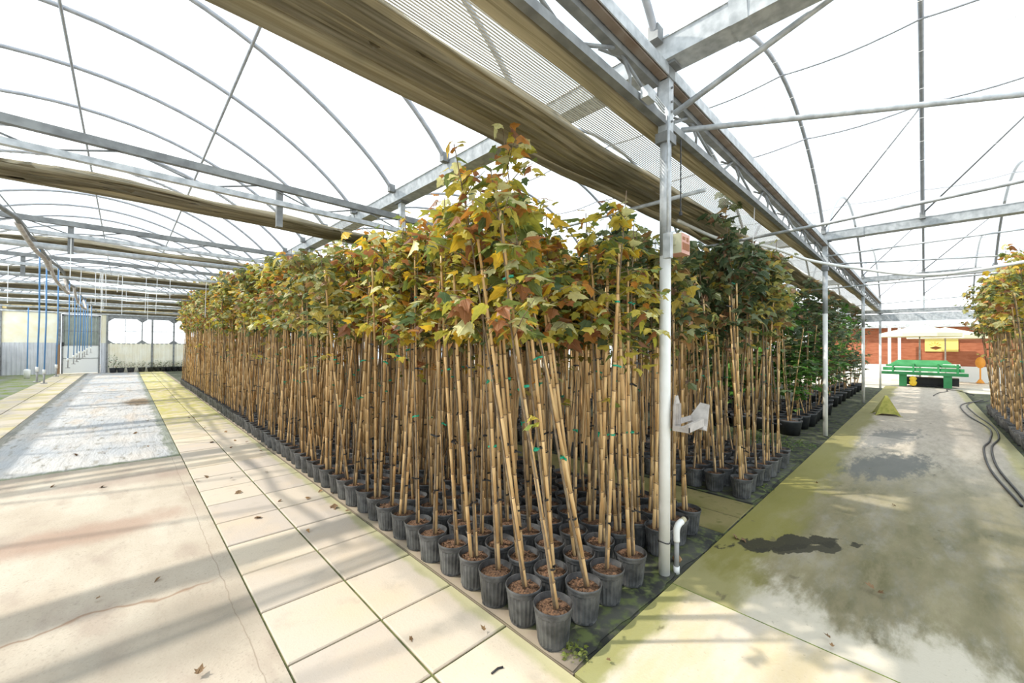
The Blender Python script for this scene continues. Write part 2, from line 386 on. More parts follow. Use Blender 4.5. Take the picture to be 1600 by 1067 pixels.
slab('floor_strip_left', -4.6, -2.45, -3, YW, -.03, -.006, MEARTH)

# landscape fabric under the beds
g = NG('black_landscape_fabric', .85); n = g.noise(2.2, 6); n2 = g.noise(11, 7); n3 = g.noise(90, 2)
c = g.mix(g.ramp(n, .35, .65), (.022, .023, .02), (.065, .065, .052))
c = g.mix(g.m_('MULTIPLY', g.ramp(n2, .45, .65), .8), c, (.10, .12, .04))
c = g.mix(g.m_('MULTIPLY', g.band(g.m_('ADD', g.X, g.m_('MULTIPLY', g.m_('SUBTRACT', n2, .5), .1)), 1.55, 1.70, .02), .7), c, (.33, .26, .19))
MFAB = g.done(c, n, .5, .02)
def sheet(name, x0, x1, y0, y1, z, m, nx=40, ny=40, amp=.004, edge=.0):
    r = random.Random(5); V = []; F = []
    for j in range(ny + 1):
        for i in range(nx + 1):
            x = x0 + (x1 - x0) * i / nx; y = y0 + (y1 - y0) * j / ny
            if j == 0: y += edge * math.sin(x * 7) + r.uniform(-edge, edge) * .6
            V.append((x, y, z + r.uniform(0, amp)))
    for j in range(ny):
        for i in range(nx): a = j * (nx + 1) + i; F.append((a, a + 1, a + nx + 2, a + nx + 1))
    # thickness skirt
    o = MB().add(V, F).build(name, m, smooth=True); md = o.modifiers.new('s', 'SOLIDIFY'); md.thickness = .004; md.offset = -1
    return o
slab('floor_bed_base', 1.602, 22.5, 1.205, YW, -.03, -.006, MFAB)
o = sheet('landscape_fabric', 1.605, 3.72, 1.22, 20.7, .0, MFAB, 30, 120, .006, .012)
tag(o, 'black landscape fabric lying under the near bed of potted maples', 'ground cloth')
MG2 = None
# mossy paver path between the two beds
g = NG('mossy_gap_pavers'); n = g.noise(2.5, 6); n2 = g.noise(10, 6)
c = g.mix(g.ramp(n, .3, .6), (.13, .12, .035), (.21, .175, .075)); c = g.mix(g.m_('MULTIPLY', g.ramp(n2, .55, .7), .6), c, (.08, .09, .02)); MGAP = g.done(c, n2, .3)
pavers('floor_gap_path', 3.74, 2, .45, 1.21, YW, .9, MGAP)
o = sheet('landscape_fabric', 4.66, 6.72, 1.23, 5.2, .0, MFAB, 30, 40, .005, .01)
tag(o, 'black landscape fabric under the second bed beyond the mossy path', 'ground cloth')

# aisle slabs
def aisle_mat(name, clean):
    g = NG(name, .75); n = g.noise(.9, 6, (.6, 1, 1)); n2 = g.noise(1.9, 9, (.55, 1.5, 1), (2, 4, 0), .62, .35); n3 = g.noise(55, 4); n4 = g.noise(2.2, 9, (.45, 1.4, 1), (9, 2, 0), .65, .45); n5 = g.noise(7, 8, (.6, 1, 1))
    c = g.mix(g.ramp(n4, .35, .65), (.56, .46, .30), (.58, .51, .42))
    if not clean:
        c = g.mix(g.ramp(n, .35, .62), (.40, .36, .29), (.52, .46, .37))
        # heavy moss just past the joint, darkened to paint shade; thinning with distance
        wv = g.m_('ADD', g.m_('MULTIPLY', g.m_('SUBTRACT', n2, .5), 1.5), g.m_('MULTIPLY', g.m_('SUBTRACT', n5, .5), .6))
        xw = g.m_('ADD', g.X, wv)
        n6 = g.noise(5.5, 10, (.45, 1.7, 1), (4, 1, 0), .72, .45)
        c = g.mix(g.ramp(g.X, 6.5, 11), g.mix(g.ramp(n6, .35, .65), (.28, .25, .19), (.42, .37, .30)), g.mix(g.ramp(n6, .35, .65), (.46, .39, .32), (.60, .52, .44)))  # near concrete painted darker for shade, far end paler for sun
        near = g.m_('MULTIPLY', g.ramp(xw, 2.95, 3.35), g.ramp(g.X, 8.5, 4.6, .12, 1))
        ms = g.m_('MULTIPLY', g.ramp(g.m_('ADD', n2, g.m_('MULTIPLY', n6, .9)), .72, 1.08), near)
        c = g.mix(g.ramp(xw, 3.45, 3.05), c, (.58, .52, .42))  # sunlit strip in front of the shade edge painted paler
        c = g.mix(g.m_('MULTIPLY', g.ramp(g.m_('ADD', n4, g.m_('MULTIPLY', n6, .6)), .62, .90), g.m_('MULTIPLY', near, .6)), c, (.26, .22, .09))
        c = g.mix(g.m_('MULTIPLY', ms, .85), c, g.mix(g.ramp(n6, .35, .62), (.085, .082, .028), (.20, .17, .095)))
        c = g.mix(g.m_('MULTIPLY', g.band(g.m_('ADD', g.Y, g.m_('MULTIPLY', g.m_('SUBTRACT', n2, .5), .6)), .80, 1.35, .12), .8), c, (.22, .20, .045))
        c = g.mix(g.m_('MULTIPLY', g.band(g.m_('ADD', g.Y, g.m_('MULTIPLY', g.m_('SUBTRACT', n2, .5), .3)), -1.3, -.85, .06), .6), c, (.24, .23, .05))
        c = g.mix(g.m_('MULTIPLY', g.blob(3.95, .80, .50, .10, n5, 3.2, .10, -.62), .95), c, (.035, .032, .02))
        c = g.mix(g.m_('MULTIPLY', g.blob(4.0, .62, .34, .07, n5, 3.2, .10, -.62), .9), c, (.035, .032, .02))
        c = g.mix(g.m_('MULTIPLY', g.blob(7.6, .35, 1.0, .34, n6, 2.6, .3, -.25), .8), c, (.12, .125, .12))
        c = g.mix(g.m_('MULTIPLY', g.blob(10.0, .45, 1.2, .30, n6, 2.6, .3, -.2), .75), c, (.17, .175, .17))
    else:
        c = g.mix(g.m_('MULTIPLY', g.ramp(n2, .5, .7), .5), c, (.52, .40, .22))
        c = g.mix(g.m_('MULTIPLY', g.band(g.m_('ADD', g.Y, g.m_('MULTIPLY', g.m_('SUBTRACT', n5, .5), .25)), 1.07, 1.3, .06), .8), c, (.22, .22, .05))
    c = g.mix(g.m_('MULTIPLY', g.ramp(n3, .62, .75), .4), c, (.20, .17, .11))
    c = g.mix(g.m_('MULTIPLY', g.ramp(n5, .66, .72), .6), c, (.12, .10, .06))
    return g.done(c, n3, .25)
MA1 = aisle_mat('clean_aisle_concrete', True); MA2 = aisle_mat('mossy_shaded_aisle_concrete', False)
slab('floor_aisle_front', 1.606, 2.69, -1.03, 1.198, -.03, 0, MA1)
slab('floor_aisle_front_near', -14, 1.60, -6, 1.13 - 8 * .541, -.03, -.001, MA1)
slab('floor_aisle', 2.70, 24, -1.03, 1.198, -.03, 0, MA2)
slab('floor_right_front', 1.606, 2.69, -6, -1.036, -.03, -.002, MA1)
slab('floor_bed_right', 2.70, 22.5, -6, -1.036, -.03, -.004, MFAB)
o = MB().box((2.688, -1.03, -.03), (2.702, 1.198, -.001)).build('floor_joint', 'joint_g'); struct(o)


# ================================================================= greenhouse frame
def hoop_z(u):                                  # u in -1..1 across the bay
    return 3.74 + 1.42 * max(0., 1 - u * u) ** .87
def bay_geo(b):
    x0, x1 = GX[b], GX[b + 1]; c = (x0 + x1) / 2; h = (x1 - x0) / 2 - .16
    drop = -.0
    return c, h, drop
BAYN = ['left', 'middle', 'third', 'far right']
YH0, DH = .018, TDY / 3

def ceiling_film(b, y0, y1):
    c, h, d = bay_geo(b); n = 28; V = []; F = []
    for yy in (y0, y1):
        for i in range(n + 1):
            u = -1 + 2 * i / n; u = math.sin(u * PI / 2); V.append((c + h * u, yy, hoop_z(u) + .035))
    for i in range(n): F.append((i, i + 1, n + 2 + i, n + 1 + i))
    struct(MB().add(V, F).build('ceiling', 'film', smooth=True), 'clear plastic film roof stretched over the %s bay' % BAYN[b])
ceiling_film(0, -1.3, YW); ceiling_film(1, -3.8, YW); ceiling_film(2, -6.4, YW); ceiling_film(3, -6.4, YW)

def hoop(b, k):
    c, h, d = bay_geo(b); y = YH0 + DH * k
    pts = []
    for i in range(37):
        u = math.sin((-1 + 2 * i / 36) * PI / 2); pts.append((c + h * u, y, hoop_z(u)))
    t = empty('roof_hoop', (c, y, 3.7))
    o = MB().tube([(p[0] - c, 0, p[2] - 3.7) for p in pts], .026, 8).build('hoop_pipe', 'hoop', t, True)
    for sx in (-1, 1): MB().box((sx * h - .04, -.035, -.0), (sx * h + .04, .035, .10)).build('foot_bracket', 'galv_dark', t)
    return t
hoops = []
for b, ks in ((0, range(1, 25)), (1, range(-2, 13)), (2, range(-4, 6)), (3, range(-5, 6))):
    proto = None; cnt = 0
    for k in ks:
        if proto is None: proto = hoop(b, k); t = proto
        else: t = copy_tree(proto); t.location = (t.location.x, YH0 + DH * k, 3.7)
        near = True
        if near: tag(t, 'curved galvanised roof hoop over the %s bay, %s from the near end' % (BAYN[b], ORD[cnt]), 'roof hoop', 'roof hoops over the %s bay' % BAYN[b])
        else: tag(t, 'distant curved roof hoop over the far end of the %s bay' % BAYN[b], 'roof hoop', 'distant roof hoops over the %s bay' % BAYN[b])
        cnt += 1

def purlin(b, off, y0, y1, z, name, label, sag=0.):
    c, h, d = bay_geo(b); pts = []; x = c + off
    zz = hoop_z(off / h) - .035
    y = y0
    while y < y1 + .01:
        k = (y - YH0) / DH; fr = k - math.floor(k)
        pts.append((x, y, zz - sag * math.sin(PI * fr) ** 1)); y += DH / 6
    o = MB().tube(pts, .017 if b == 0 else .0115, 6).build(name, 'hoop', smooth=True); recenter(o)
    return tag(o, label, 'purlin')
for b, y1, y0, sg in ((0, YW, YH0 + DH, 0), (1, 16, YH0 - 3 * DH, .05), (2, 7, YH0 - 5 * DH, .05), (3, 7, YH0 - 5 * DH, .03)):
    for off, nm in ((-1.48, 'left of the ridge'), (0, 'along the ridge'), (1.48, 'right of the ridge')):
        if b and off < 0: continue
        purlin(b, off, y0, y1, 0, 'purlin_pipe', 'thin steel purlin tying the hoops %s in the %s bay' % (nm, BAYN[b]), sg)

# diagonal wind braces in the roof planes
def pipe(name, pts, r, m, label, cat, n=10, smooth=True, group=None):
    o = MB().tube(pts, r, n).build(name, m, smooth=smooth); recenter(o); return tag(o, label, cat, group)
for b, nm in ((1, 'middle'), (2, 'third'), (3, 'far right')):
    c, h, d = bay_geo(b); X = c + 1.48; Z = hoop_z(1.48 / h) - .05
    xe = GX[b + 1] - .17
    pipe('roof_brace', [(X, YH0, Z), (xe, YH0 + DH, 3.78)], .012, 'hoop', 'thin diagonal roof brace sloping down to the left in the %s bay' % nm, 'roof brace')
    pipe('roof_brace', [(X, YH0 - DH, Z), (xe, YH0, 3.78)], .012, 'hoop', 'thin diagonal roof brace sloping down at the middle of the %s bay' % nm, 'roof brace')

# gutters
def gutter(gi, y0, y1, label):
    x = GX[gi]; t = empty('gutter_beam', (x, y0, 3.60))
    pr = [(-.125, .14), (-.105, .14), (-.078, .012), (.078, .012), (.105, .14), (.125, .14), (.125, .128), (.115, .128), (.09, .0), (-.09, .0), (-.115, .128), (-.125, .128)]
    MB().prism(pr, 1, 0, y1 - y0).build('gutter_channel', 'galv', t)
    yy = (TY0 - y0) % TDY
    while yy < y1 - y0:
        MB().box((-.06, yy - .09, -.02), (.06, yy + .09, .0)).build('splice_plate', 'galv_dark', t); yy += TDY
    yy = ((TY0 - .55) - y0) % (TDY * 1.5)
    while yy < y1 - y0:
        MB().prism([(-.130, .13), (-.094, -.006), (.094, -.006), (.130, .13), (.118, .13), (.088, -.001), (-.088, -.001), (-.118, .13)], 1, yy, yy + .10).build('joint_band', 'galv', t); yy += TDY * 1.5
    tag(t, label, 'gutter'); return t
gutter(0, -1.3, YW, 'galvanised gutter beam along the outer left wall')
gutter(1, -1.6, YW, 'wide galvanised gutter beam running over the near post and the first maple bed')
gutter(2, -6.4, 20, 'galvanised gutter beam crossing the aisle over the second post')
gutter(3, -6.4, 20, 'galvanised gutter beam crossing the aisle above the pyramid marker')
t = gutter(4, -6.4, 20, 'broad grey end beam across the aisle in front of the parasol'); t.location.z = 3.08
MB().box((-.05, 0, -.34), (.05, 26.4, -.04)).build('header_board', 'galv', t)
for q in range(-5, 6): MB().box((-.03, 6.4 + YH0 + DH * q - .03, .13), (.03, 6.4 + YH0 + DH * q + .03, .68)).build('stub_post', 'galv', t)

# posts
def post(x, y, label, painted=True, near=False):
    t = empty('steel_post', (x, y, 0))
    MB().tube([(0, 0, -.02), (0, 0, 2.25)], .038, 20).build('painted_shaft', 'white_paint', t, True)
    MB().tube([(0, 0, 2.25), (0, 0, 3.1)], .0385, 20).build('galvanised_shaft', 'galv', t, True)
    MB().box((-.035, -.04, 3.08), (.035, .04, 3.59)).build('square_head', 'galv', t)
    if near:
        MB().box((-.06, -.05, 3.05), (.06, .05, 3.12)).build('collar', 'galv_dark', t)
        br = MB().box((-.045, -.048, 3.50), (.045, .048, 3.585)).build('head_bracket', 'galv_dark', t)
        for z in (3.20, 3.27, 3.34, 3.44): MB().tube([(0, -.052, z), (0, -.03, z)], .008, 6).build('bolt', 'galv_dark', t)
    tag(t, label, 'post'); return t
post(2.76, TY0, 'white painted steel post at the front corner of the near maple bed', near=True)
post(9.34, TY0, 'second white painted post along the aisle beside the large containers', near=True)
post(15.92, TY0, 'third post along the aisle, beyond the second post')
post(22.5, TY0, 'white post where the aisle leaves the roof, left of the green benches')
post(22.5, TY0 - TDY, 'white post at the aisle end beyond the right maple bed')
for j in (1, 2, 3): post(2.76, TY0 + TDY * j, 'post under the wide gutter, %s one behind the near corner post inside the maples' % ORD[j - 1])
post(9.34, TY0 + TDY, 'post among the plants, behind the second aisle post')
for x, y, l in ((29.1, 1.3, 'slim white patio post behind the left end of the green benches'), (30.0, .95, 'slim white patio post nearest the red wall')):
    o = MB().box((x - .06, y - .06, -.03), (x + .06, y + .06, 2.75)).build('patio_post', 'white'); recenter(o); tag(o, l, 'post')

# lattice trusses
def truss(x0, x1, y, label, fancy=False):
    t = empty('lattice_truss', (x0, y, 3.19)); L = x1 - x0; oy = .06 if fancy else 0.
    hz = .27 if fancy else .15
    MB().box((.05, oy - .03, hz), (L - .05, oy + .03, hz + .075)).build('top_chord', 'galv_dark', t)
    MB().box((.05, -.025, -.02), (L - .05, .025, .035)).build('bottom_chord', 'galv_dark' if fancy else 'galv', t)
    b = MB(); n = int(round(L / .55)); s = L / n
    for i in range(n):
        lo_, hi_ = (0, .01), (oy, hz + .02); p_, q_ = (lo_, hi_) if i % 2 == 0 else (hi_, lo_); a = (i * s + .02, *p_); c = ((i + 1) * s - .02, *q_)
        b.tube([a, c], .012 if fancy else .0085, 6)
    b.build('web_rods', 'galv_dark', t, True)
    if fancy:
        MB().prism([(-.045, .40), (-.045, .32), (-.037, .32), (-.037, .39), (-.015, .39), (-.015, .40)], 0, 0, L).build('edge_channel', 'galv', t)
        MB().prism([(-.03, .36), (-.03, .31), (.022, .31), (.022, .36)], 0, 0, L).build('rusty_channel', 'rust', t)
        MB().tube([(0, .062, .03), (L, .062, .03)], .016, 8).build('drive_pipe', 'galv', t, True)
        b = MB(); q = .6
        while q < L - .3:
            MB().tube([(q - .16, .14, .29), (q, .06, .27), (q + .05, .04, .17), (q + .09, .062, .04)], .011, 6).build('curtain_bracket', 'galv_dark', t, True); q += 1.1
    tag(t, label, 'truss'); return t
def rope_sag(x, seed):
    return .018 * math.sin(x * 1.7 + seed) + .012 * math.sin(x * 4.1 + seed * 2)
def screen(x0, x1, y, label, seed=0, full=True):
    """gathered shade screen beyond the truss: narrow band, open strips, gathered folds"""
    t = empty('shade_screen', (x0, y, 3.17)); L = x1 - x0; r = random.Random(seed + 11)
    def loft(prof, nm, m, amp=1.):
        n = max(8, int(L / .22)); V = []; F = []; k = len(prof)
        for i in range(n + 1):
            X = L * i / n; s = rope_sag(X + x0, seed) * amp
            for q, (py, pz) in enumerate(prof):
                ph = q * 1.3 + seed
                V.append((X, py + .010 * math.sin(X * 2.3 + ph) * amp, pz + s + .012 * math.sin(X * 3.1 + ph * 1.7) * amp))
        for i in range(n):
            for q in range(k - 1): a = i * k + q; F.append((a, a + 1, a + k + 1, a + k))
        o = MB().add(V, F).build(nm, m, t, True); md = o.modifiers.new('s', 'SOLIDIFY'); md.thickness = .004
        return o
    # gathered folds
    P = []; ny = 34
    for q in range(ny + 1):
        f = q / ny; yy = (.47 if full else .42) + (.36 if full else .24) * f
        P.append((yy, .0 + (.045 if q % 2 else -.035) * (.5 + .5 * math.sin(q * 1.9 + seed)) - .05 * math.sin(f * PI)))
    loft(P, 'gathered_cloth', 'screen')
    hs = 0 if full else .17
    loft([(.845 - hs, .01), (.87 - hs, -.05), (.885 - hs, -.085), (.90 - hs, -.05), (.905 - hs, .0)], 'leading_hem', 'screen', .5)
    if full:
        loft([(.05, .03), (.09, .015), (.135, .035), (.17, .02)], 'fixed_band', 'screen', .3)
        b = MB(); ns = 17
        for q in range(ns):
            yy = .175 + .27 * q / (ns - 1)
            b.box((0, yy - .0038, .018), (L, yy + .0038, .021))
        b.build('open_strips', 'strip', t)
    else:
        b = MB()
        for q in range(7): b.box((0, .1 + q * .05, .02), (L, .104 + q * .05, .023))
        b.build('open_strips', 'strip', t)
    MB().tube([(0, .89 - hs, -.04), (L, .89 - hs, -.04)], .011, 6).build('pull_tube', 'galv', t, True)
    tag(t, label, 'shade screen'); return t
where = {0: 'nearest', 1: 'second nearest', 2: 'third nearest', 3: 'fourth nearest'}
for j in range(0, 8):
    y = TY0 + TDY * j
    w = where.get(j, None)
    if w: l = '%s steel lattice truss across the left bay' % w
    else: l = '%s lattice truss across the left bay, counted from the camera' % ORD[j]
    truss(GX[0], GX[1], y, l, j == 0)
    screen(GX[0] + .05, GX[1] - .05 if j else GX[4] - .1, y, 'long brown gathered shade screen running over the maples beside the nearest truss' if j == 0 else ('brown gathered shade screen hanging beside the %s truss of the left bay' % (w or ORD[j])), j, j == 0)
for b, js in ((1, (0, 1, 2)), (2, (0, -1)), (3, (0, -1))):
    for j in js:
        y = TY0 + TDY * j
        pos = {0: 'along the left edge of the aisle', 1: 'behind the aisle truss', 2: 'second behind the aisle truss', -1: 'over the right maple bed'}[j]
        truss(GX[b], GX[b + 1], y, 'steel lattice truss %s in the %s bay' % (pos, BAYN[b]), j == 0)
        if j: screen(GX[b] + .06, GX[b + 1] - .05 - (.15 if b == 3 else 0), y, 'gathered shade screen %s in the %s bay' % (pos, BAYN[b]), j + 3 * b, j == 0)

# pipes near the corner post
pipe('brace_pipe', [(2.85, 1.27, 3.30), (3.0, .30, 3.72), (3.05, -.5, 4.05)], .021, 'galv', 'steel brace pipe rising right from the top of the near post', 'pipe')
pipe('brace_pipe', [(3.05, 1.30, 3.27), (3.937, .041, 3.30), (5.6, -2.45, 3.32)], .020, 'galv', 'steel tie pipe running right from the near post across the aisle', 'pipe')
pipe('tie_pipe', [(5.78, 2.1, 3.0), (5.62, .77, 3.0), (5.30, -.60, 3.0), (5.0, -2.4, 3.02)], .019, 'galv', 'long thin tie pipe crossing the aisle below the second gutter', 'pipe')
pipe('tie_pipe', [(3.66, 3.5, 3.0), (3.68, 1.35, 3.0)], .018, 'galv', 'pale tie pipe above the maples, left of the near post', 'pipe')
pipe('tie_pipe', [(9.25, 1.25, 3.3), (9.15, -2.5, 3.35)], .014, 'galv', 'thin tie pipe leaving the second post to the right', 'pipe')
pipe('tie_pipe', [(9.45, 1.25, 3.18), (11.5, -2.5, 3.2)], .014, 'galv', 'thin tie pipe crossing the aisle beyond the second gutter', 'pipe')
pipe('tie_pipe', [(11.5, 3.0, 2.95), (11.2, -2.5, 3.0)], .016, 'galv', 'level tie pipe beyond the second post under the third gutter', 'pipe')
pipe('tie_pipe', [(18.5, 2.0, 3.1), (18.2, -2.5, 3.3)], .014, 'galv', 'thin far tie pipe below the roof near the parasol', 'pipe')
# sagging supply hose over the aisle
hp = []
ctrl = [(4.6, 2.0, 3.08), (5.56, 1.82, 3.0), (6.2, 1.47, 2.97), (7.4, 1.22, 2.94), (8.0, .75, 2.84), (8.25, .05, 2.68), (8.3, -.6, 2.70), (8.5, -1.5, 2.88), (8.8, -2.45, 3.14)]
def catmull(P, n=8):
    P = [Vector(p) for p in P]; out = []
    for i in range(len(P) - 1):
        p0 = P[max(i - 1, 0)]; p1 = P[i]; p2 = P[i + 1]; p3 = P[min(i + 2, len(P) - 1)]
        for q in range(n):
            t = q / n; out.append(.5 * ((2 * p1) + (p2 - p0) * t + (2 * p0 - 5 * p1 + 4 * p2 - p3) * t * t + (3 * p1 - p0 - 3 * p2 + p3) * t ** 3))
    out.append(P[-1]); return out
pipe('supply_hose', catmull(ctrl), .021, 'white', 'pale hose sagging across the aisle in front of the second post', 'hose')
# roof wires over the aisle
for i, (y, z) in enumerate(((-1.8, 3.45),)):
    pass
for i in range(6):
    z = 3.62 + .03 * i
    x = 3.2 + .55 * i
    pipe('roof_wire', [(x, 1.6, 3.58), (x + .05, -2.45, 3.58)], .0018, 'cord', 'thin white screen wire across the aisle roof, %s beyond the near post' % ORD[i], 'wire', 4, group='screen wires across the aisle roof')

# left bay services: big heating pipe, cable bundle
pipe('heating_pipe', [(-4.2, 9.0, 3.02), (2.55, 9.0, 3.02)], .045, 'galv', 'thick grey heating pipe crossing the left bay below the third truss', 'pipe', 14)
for j, yy in enumerate((13.0, 16.9, 20.6, 24.5, 28.2)):
    pipe('heating_pipe', [(-4.2, yy, 3.02), (2.55, yy, 3.02)], .03, 'galv', 'grey heating pipe crossing the left bay, %s behind the thick one' % ORD[j], 'pipe', 10)
for x, y, l in ((-.60, 8.93, 'short hanging steel bracket on the third truss of the left bay'), (-1.50, 12.73, 'short hanging steel bracket on the fourth truss of the left bay'), (1.25, 5.13, 'small steel hanger bracket on the second truss of the left bay')):
    o = MB().box((x - .03, y - .03, 2.94), (x + .03, y + .03, 3.36)).build('hanger_bracket', 'galv_dark'); recenter(o); tag(o, l, 'bracket')
rb = random.Random(2)
main_pts = [(-1.0, 5.3, 3.17)]
yy = 6.0
while yy < 30.5: main_pts.append((-1.0 + rb.uniform(-.03, .03), yy, 3.13 + rb.uniform(-.04, .03))); yy += .9
pipe('irrigation_main', main_pts, .028, 'galv_dark', 'dark irrigation pipe hung lengthwise under the left bay trusses', 'pipe')
lp = catmull([(-1.0, 8.0, 3.12), (-.93, 8.7, 2.92), (-.88, 9.2, 2.86), (-.9, 10.0, 2.80)], 6)
pipe('hose_loop', lp, .028, 'old_plastic', 'nearest grey hose loop drooping from the irrigation pipe', 'hose')
pipe('hose_loop', catmull([(-1.0, 11.0, 3.1), (-.95, 11.3, 2.8), (-.85, 12.2, 2.62), (-.9, 13.0, 2.75), (-1.0, 13.6, 3.05)], 6), .026, 'old_plastic', 'second grey hose loop drooping from the irrigation pipe', 'hose')
pipe('hose_loop', catmull([(-1.0, 16.0, 3.1), (-.95, 16.4, 2.75), (-.85, 17.6, 2.62), (-.95, 18.6, 2.95)], 6), .026, 'old_plastic', 'farthest grey hose loop drooping from the irrigation pipe', 'hose')
ends = [(9.92, 1.19, 1), (10.72, 1.11, 1), (12.45, 1.13, 1), (14.78, 1.20, 1), (16.33, 1.24, 1), (17.36, 1.27, 1), (18.28, 1.31, 1), (19.6, 1.30, 0), (20.5, 1.33, 1), (21.8, 1.38, 1), (24.2, 1.41, 0)]
for i, (y, z, big) in enumerate(ends):
    t = empty('watering_hose', (-1.0, y, z - .12))
    MB().tube([(0, 0, .1), (.01, 0, (3.1 - z) * .5), (0, 0, 3.14 - z + .12)], .010 if i < 6 else .012, 8).build('hose_drop', 'blue', t, True)
    b = MB(); b.tube([(0, 0, .06), (0, 0, .14)], .02, 10); b.build('white_coupling', 'white', t, True)
    b = MB(); b.tube([(0, 0, -.10), (0, 0, .06)], [.010, .014], 8); b.tube([(-.04, 0, -.10), (.04, 0, -.10)], .010, 6); b.build('spray_nozzle', 'grey_pl', t, True)
    lab = 'blue hanging watering hose with nozzle, %s nearest of the row in the left bay' % ORD[i] if i else 'blue hanging watering hose with nozzle, nearest of the row in the left bay'
    tag(t, lab, 'hose', 'blue watering hoses hanging in the left bay')
# far blue hose with white bucket weight
t = empty('watering_hose', (-3.1, TY0 + 7 * TDY, .0)); MB().tube([(0, 0, .35), (0, 0, 3.2)], .02, 8).build('hose_drop', 'blue', t, True)
MB().lathe([(.0, .0), (.09, .0), (.11, .36), (.08, .40), (0, .42)], 16).build('white_coupling', 'white', t, True)
tag(t, 'leftmost long blue hose ending in a white weight near the far wall', 'hose')
# hanging white strings
rs = random.Random(9)
strs = [(180, 390, 455, 12), (27, 390, 490, 14)]
for i in range(34):
    y = TY0 + TDY * rs.choice([2, 3, 3, 4, 4, 5, 5, 6]); x = rs.uniform(-3.4, 2.2)
    if i < 9: y = TY0 + TDY * 3; x = -.25 + rs.uniform(-.25, .25)
    zb = rs.uniform(2.2, 2.85)
    o = MB().tube([(x, y, zb), (x + rs.uniform(-.02, .02), y, 3.215)], .006, 5).build('hanging_string', 'cord'); recenter(o)
    tag(o, 'loose white string hanging from the trusses of the left bay', 'string', 'white strings hanging from the left bay trusses')

o = MB().tube([(5.0, 1.33, 2.62), (5.0, 1.31, 3.16)], .004, 5).build('hanging_string', 'cord', smooth=True); recenter(o); tag(o, 'single white string hanging over the dark maples right of the near post', 'string')
# ================================================================= end wall, far left
def wallbox(name, x0, x1, z0, z1, m, y=YW, d=.06): return struct(MB().box((x0, y, z0), (x1, y + d, z1)).build(name, m))
def corrug(name, x0, x1, z0, z1, m, y=YW, pitch=.15, axis=0, parent=None):
    pr = []; x = x0
    while x < x1 - .001:
        for dx, dy in ((0, 0), (.35, 0), (.5, -.025), (.85, -.025)):
            if x + dx * pitch < x1: pr.append((x + dx * pitch, y + dy))
        x += pitch
    pr.append((x1, y)); V = []; n = len(pr)
    for z in (z0, z1):
        for (p, q) in pr: V.append((p, q, z) if axis == 0 else (q, p, z))
    F = [(i, i + 1, n + i + 1, n + i) for i in range(n - 1)]
    o = MB().add(V, F).build(name, m, parent)
    md = o.modifiers.new('s', 'SOLIDIFY'); md.thickness = .01
    return o
wallbox('wall_back', -4.3, -2.36, 1.6, 3.12, 'cream')
struct(corrug('wall_back_wainscot', -4.3, -2.40, -.02, 1.6, 'corr', YW - .01))
wallbox('wall_back_panel', -.92, -.68, 1.6, 3.12, 'cream'); struct(corrug('wall_back_wainscot_middle', -.92, -.70, -.02, 1.6, 'corr', YW - .01))
struct(corrug('wall_back_sill_wall', -.66, 9.5, -.02, 1.6, 'corr_y', YW - .01, .2))
wallbox('trim_1', -4.4, 9.5, 3.12, 3.24, 'galv_dark', YW - .05, .12)
wallbox('wall_back_header', -4.3, 2.1, 3.24, 3.62, 'cream_y')
wallbox('trim_2', -4.4, 9.5, 3.62, 3.70, 'galv', YW - .04, .1)
wallbox('wall_back_upper_right', 2.1, 9.5, 2.95, 3.7, 'corr', YW + .02)
# gable infill (corrugated translucent) following the arch
for b in (0, 1):
    c, h, d = bay_geo(b); V = []; F = []; n = 40
    for i in range(n + 1):
        u = -1 + 2 * i / n; x = c + h * u; dy = -.02 if i % 2 else 0
        V += [(x, YW + dy, 3.66), (x, YW + dy, max(3.68, hoop_z(u)))]
    for i in range(n): F.append((2 * i, 2 * i + 2, 2 * i + 3, 2 * i + 1))
    struct(MB().add(V, F).build('wall_back_gable', 'gable' if 'gable' in M else M.setdefault('gable', film_mat('milky_corrugated', .12, (.62, .66, .66)))))
for x, l in ((-4.3, 1), (-2.40, 2), (-.68, 3), (1.15, 4), (2.1, 5), (4.2, 6)):
    struct(MB().box((x - .04, YW - .07, -.02), (x + .04, YW + .0, 3.62 if l != 4 else 3.3)).build('trim_%d' % (l + 2), 'galv_dark'))
# far door
t = empty('door_1', (-2.33, YW - .02, 0)); struct(t, 'far white and green-grey door with steel frame')
b = MB(); W = 1.40
for lo, hi in (((0, -.05, 0), (.07, .05, 3.08)), ((W - .07, -.05, 0), (W, .05, 3.08)), ((0, -.05, 3.0), (W, .05, 3.08)), ((.07, -.03, 1.46), (W - .07, .03, 1.5)), ((.07, -.03, 2.2), (W - .07, .03, 2.24)), ((.07, -.03, .78), (W - .07, .03, .81))): b.box(lo, hi)
b.build('door_frame', 'galv_dark', t)
M['door_pane'] = mat('ribbed_green_grey_pane', (.25, .28, .25), .5, 0, scale=3, col2=(.33, .36, .33))
corrug('door_pane', .07, W - .07, 1.5, 3.0, 'door_pane', 0.0, .12, 0, t)
MB().box((.07, -.012, .02), (W - .07, .012, 1.46)).build('door_panel', 'white', t)
MB().box((.02, -.09, 1.42), (.09, -.05, 1.62)).build('door_handle', 'black', t)
struct(MB().box((-2.47, YW - .12, -.02), (-2.36, YW - .06, 1.5)).build('trim_9', mat('brown_board', (.30, .18, .10), .7)))
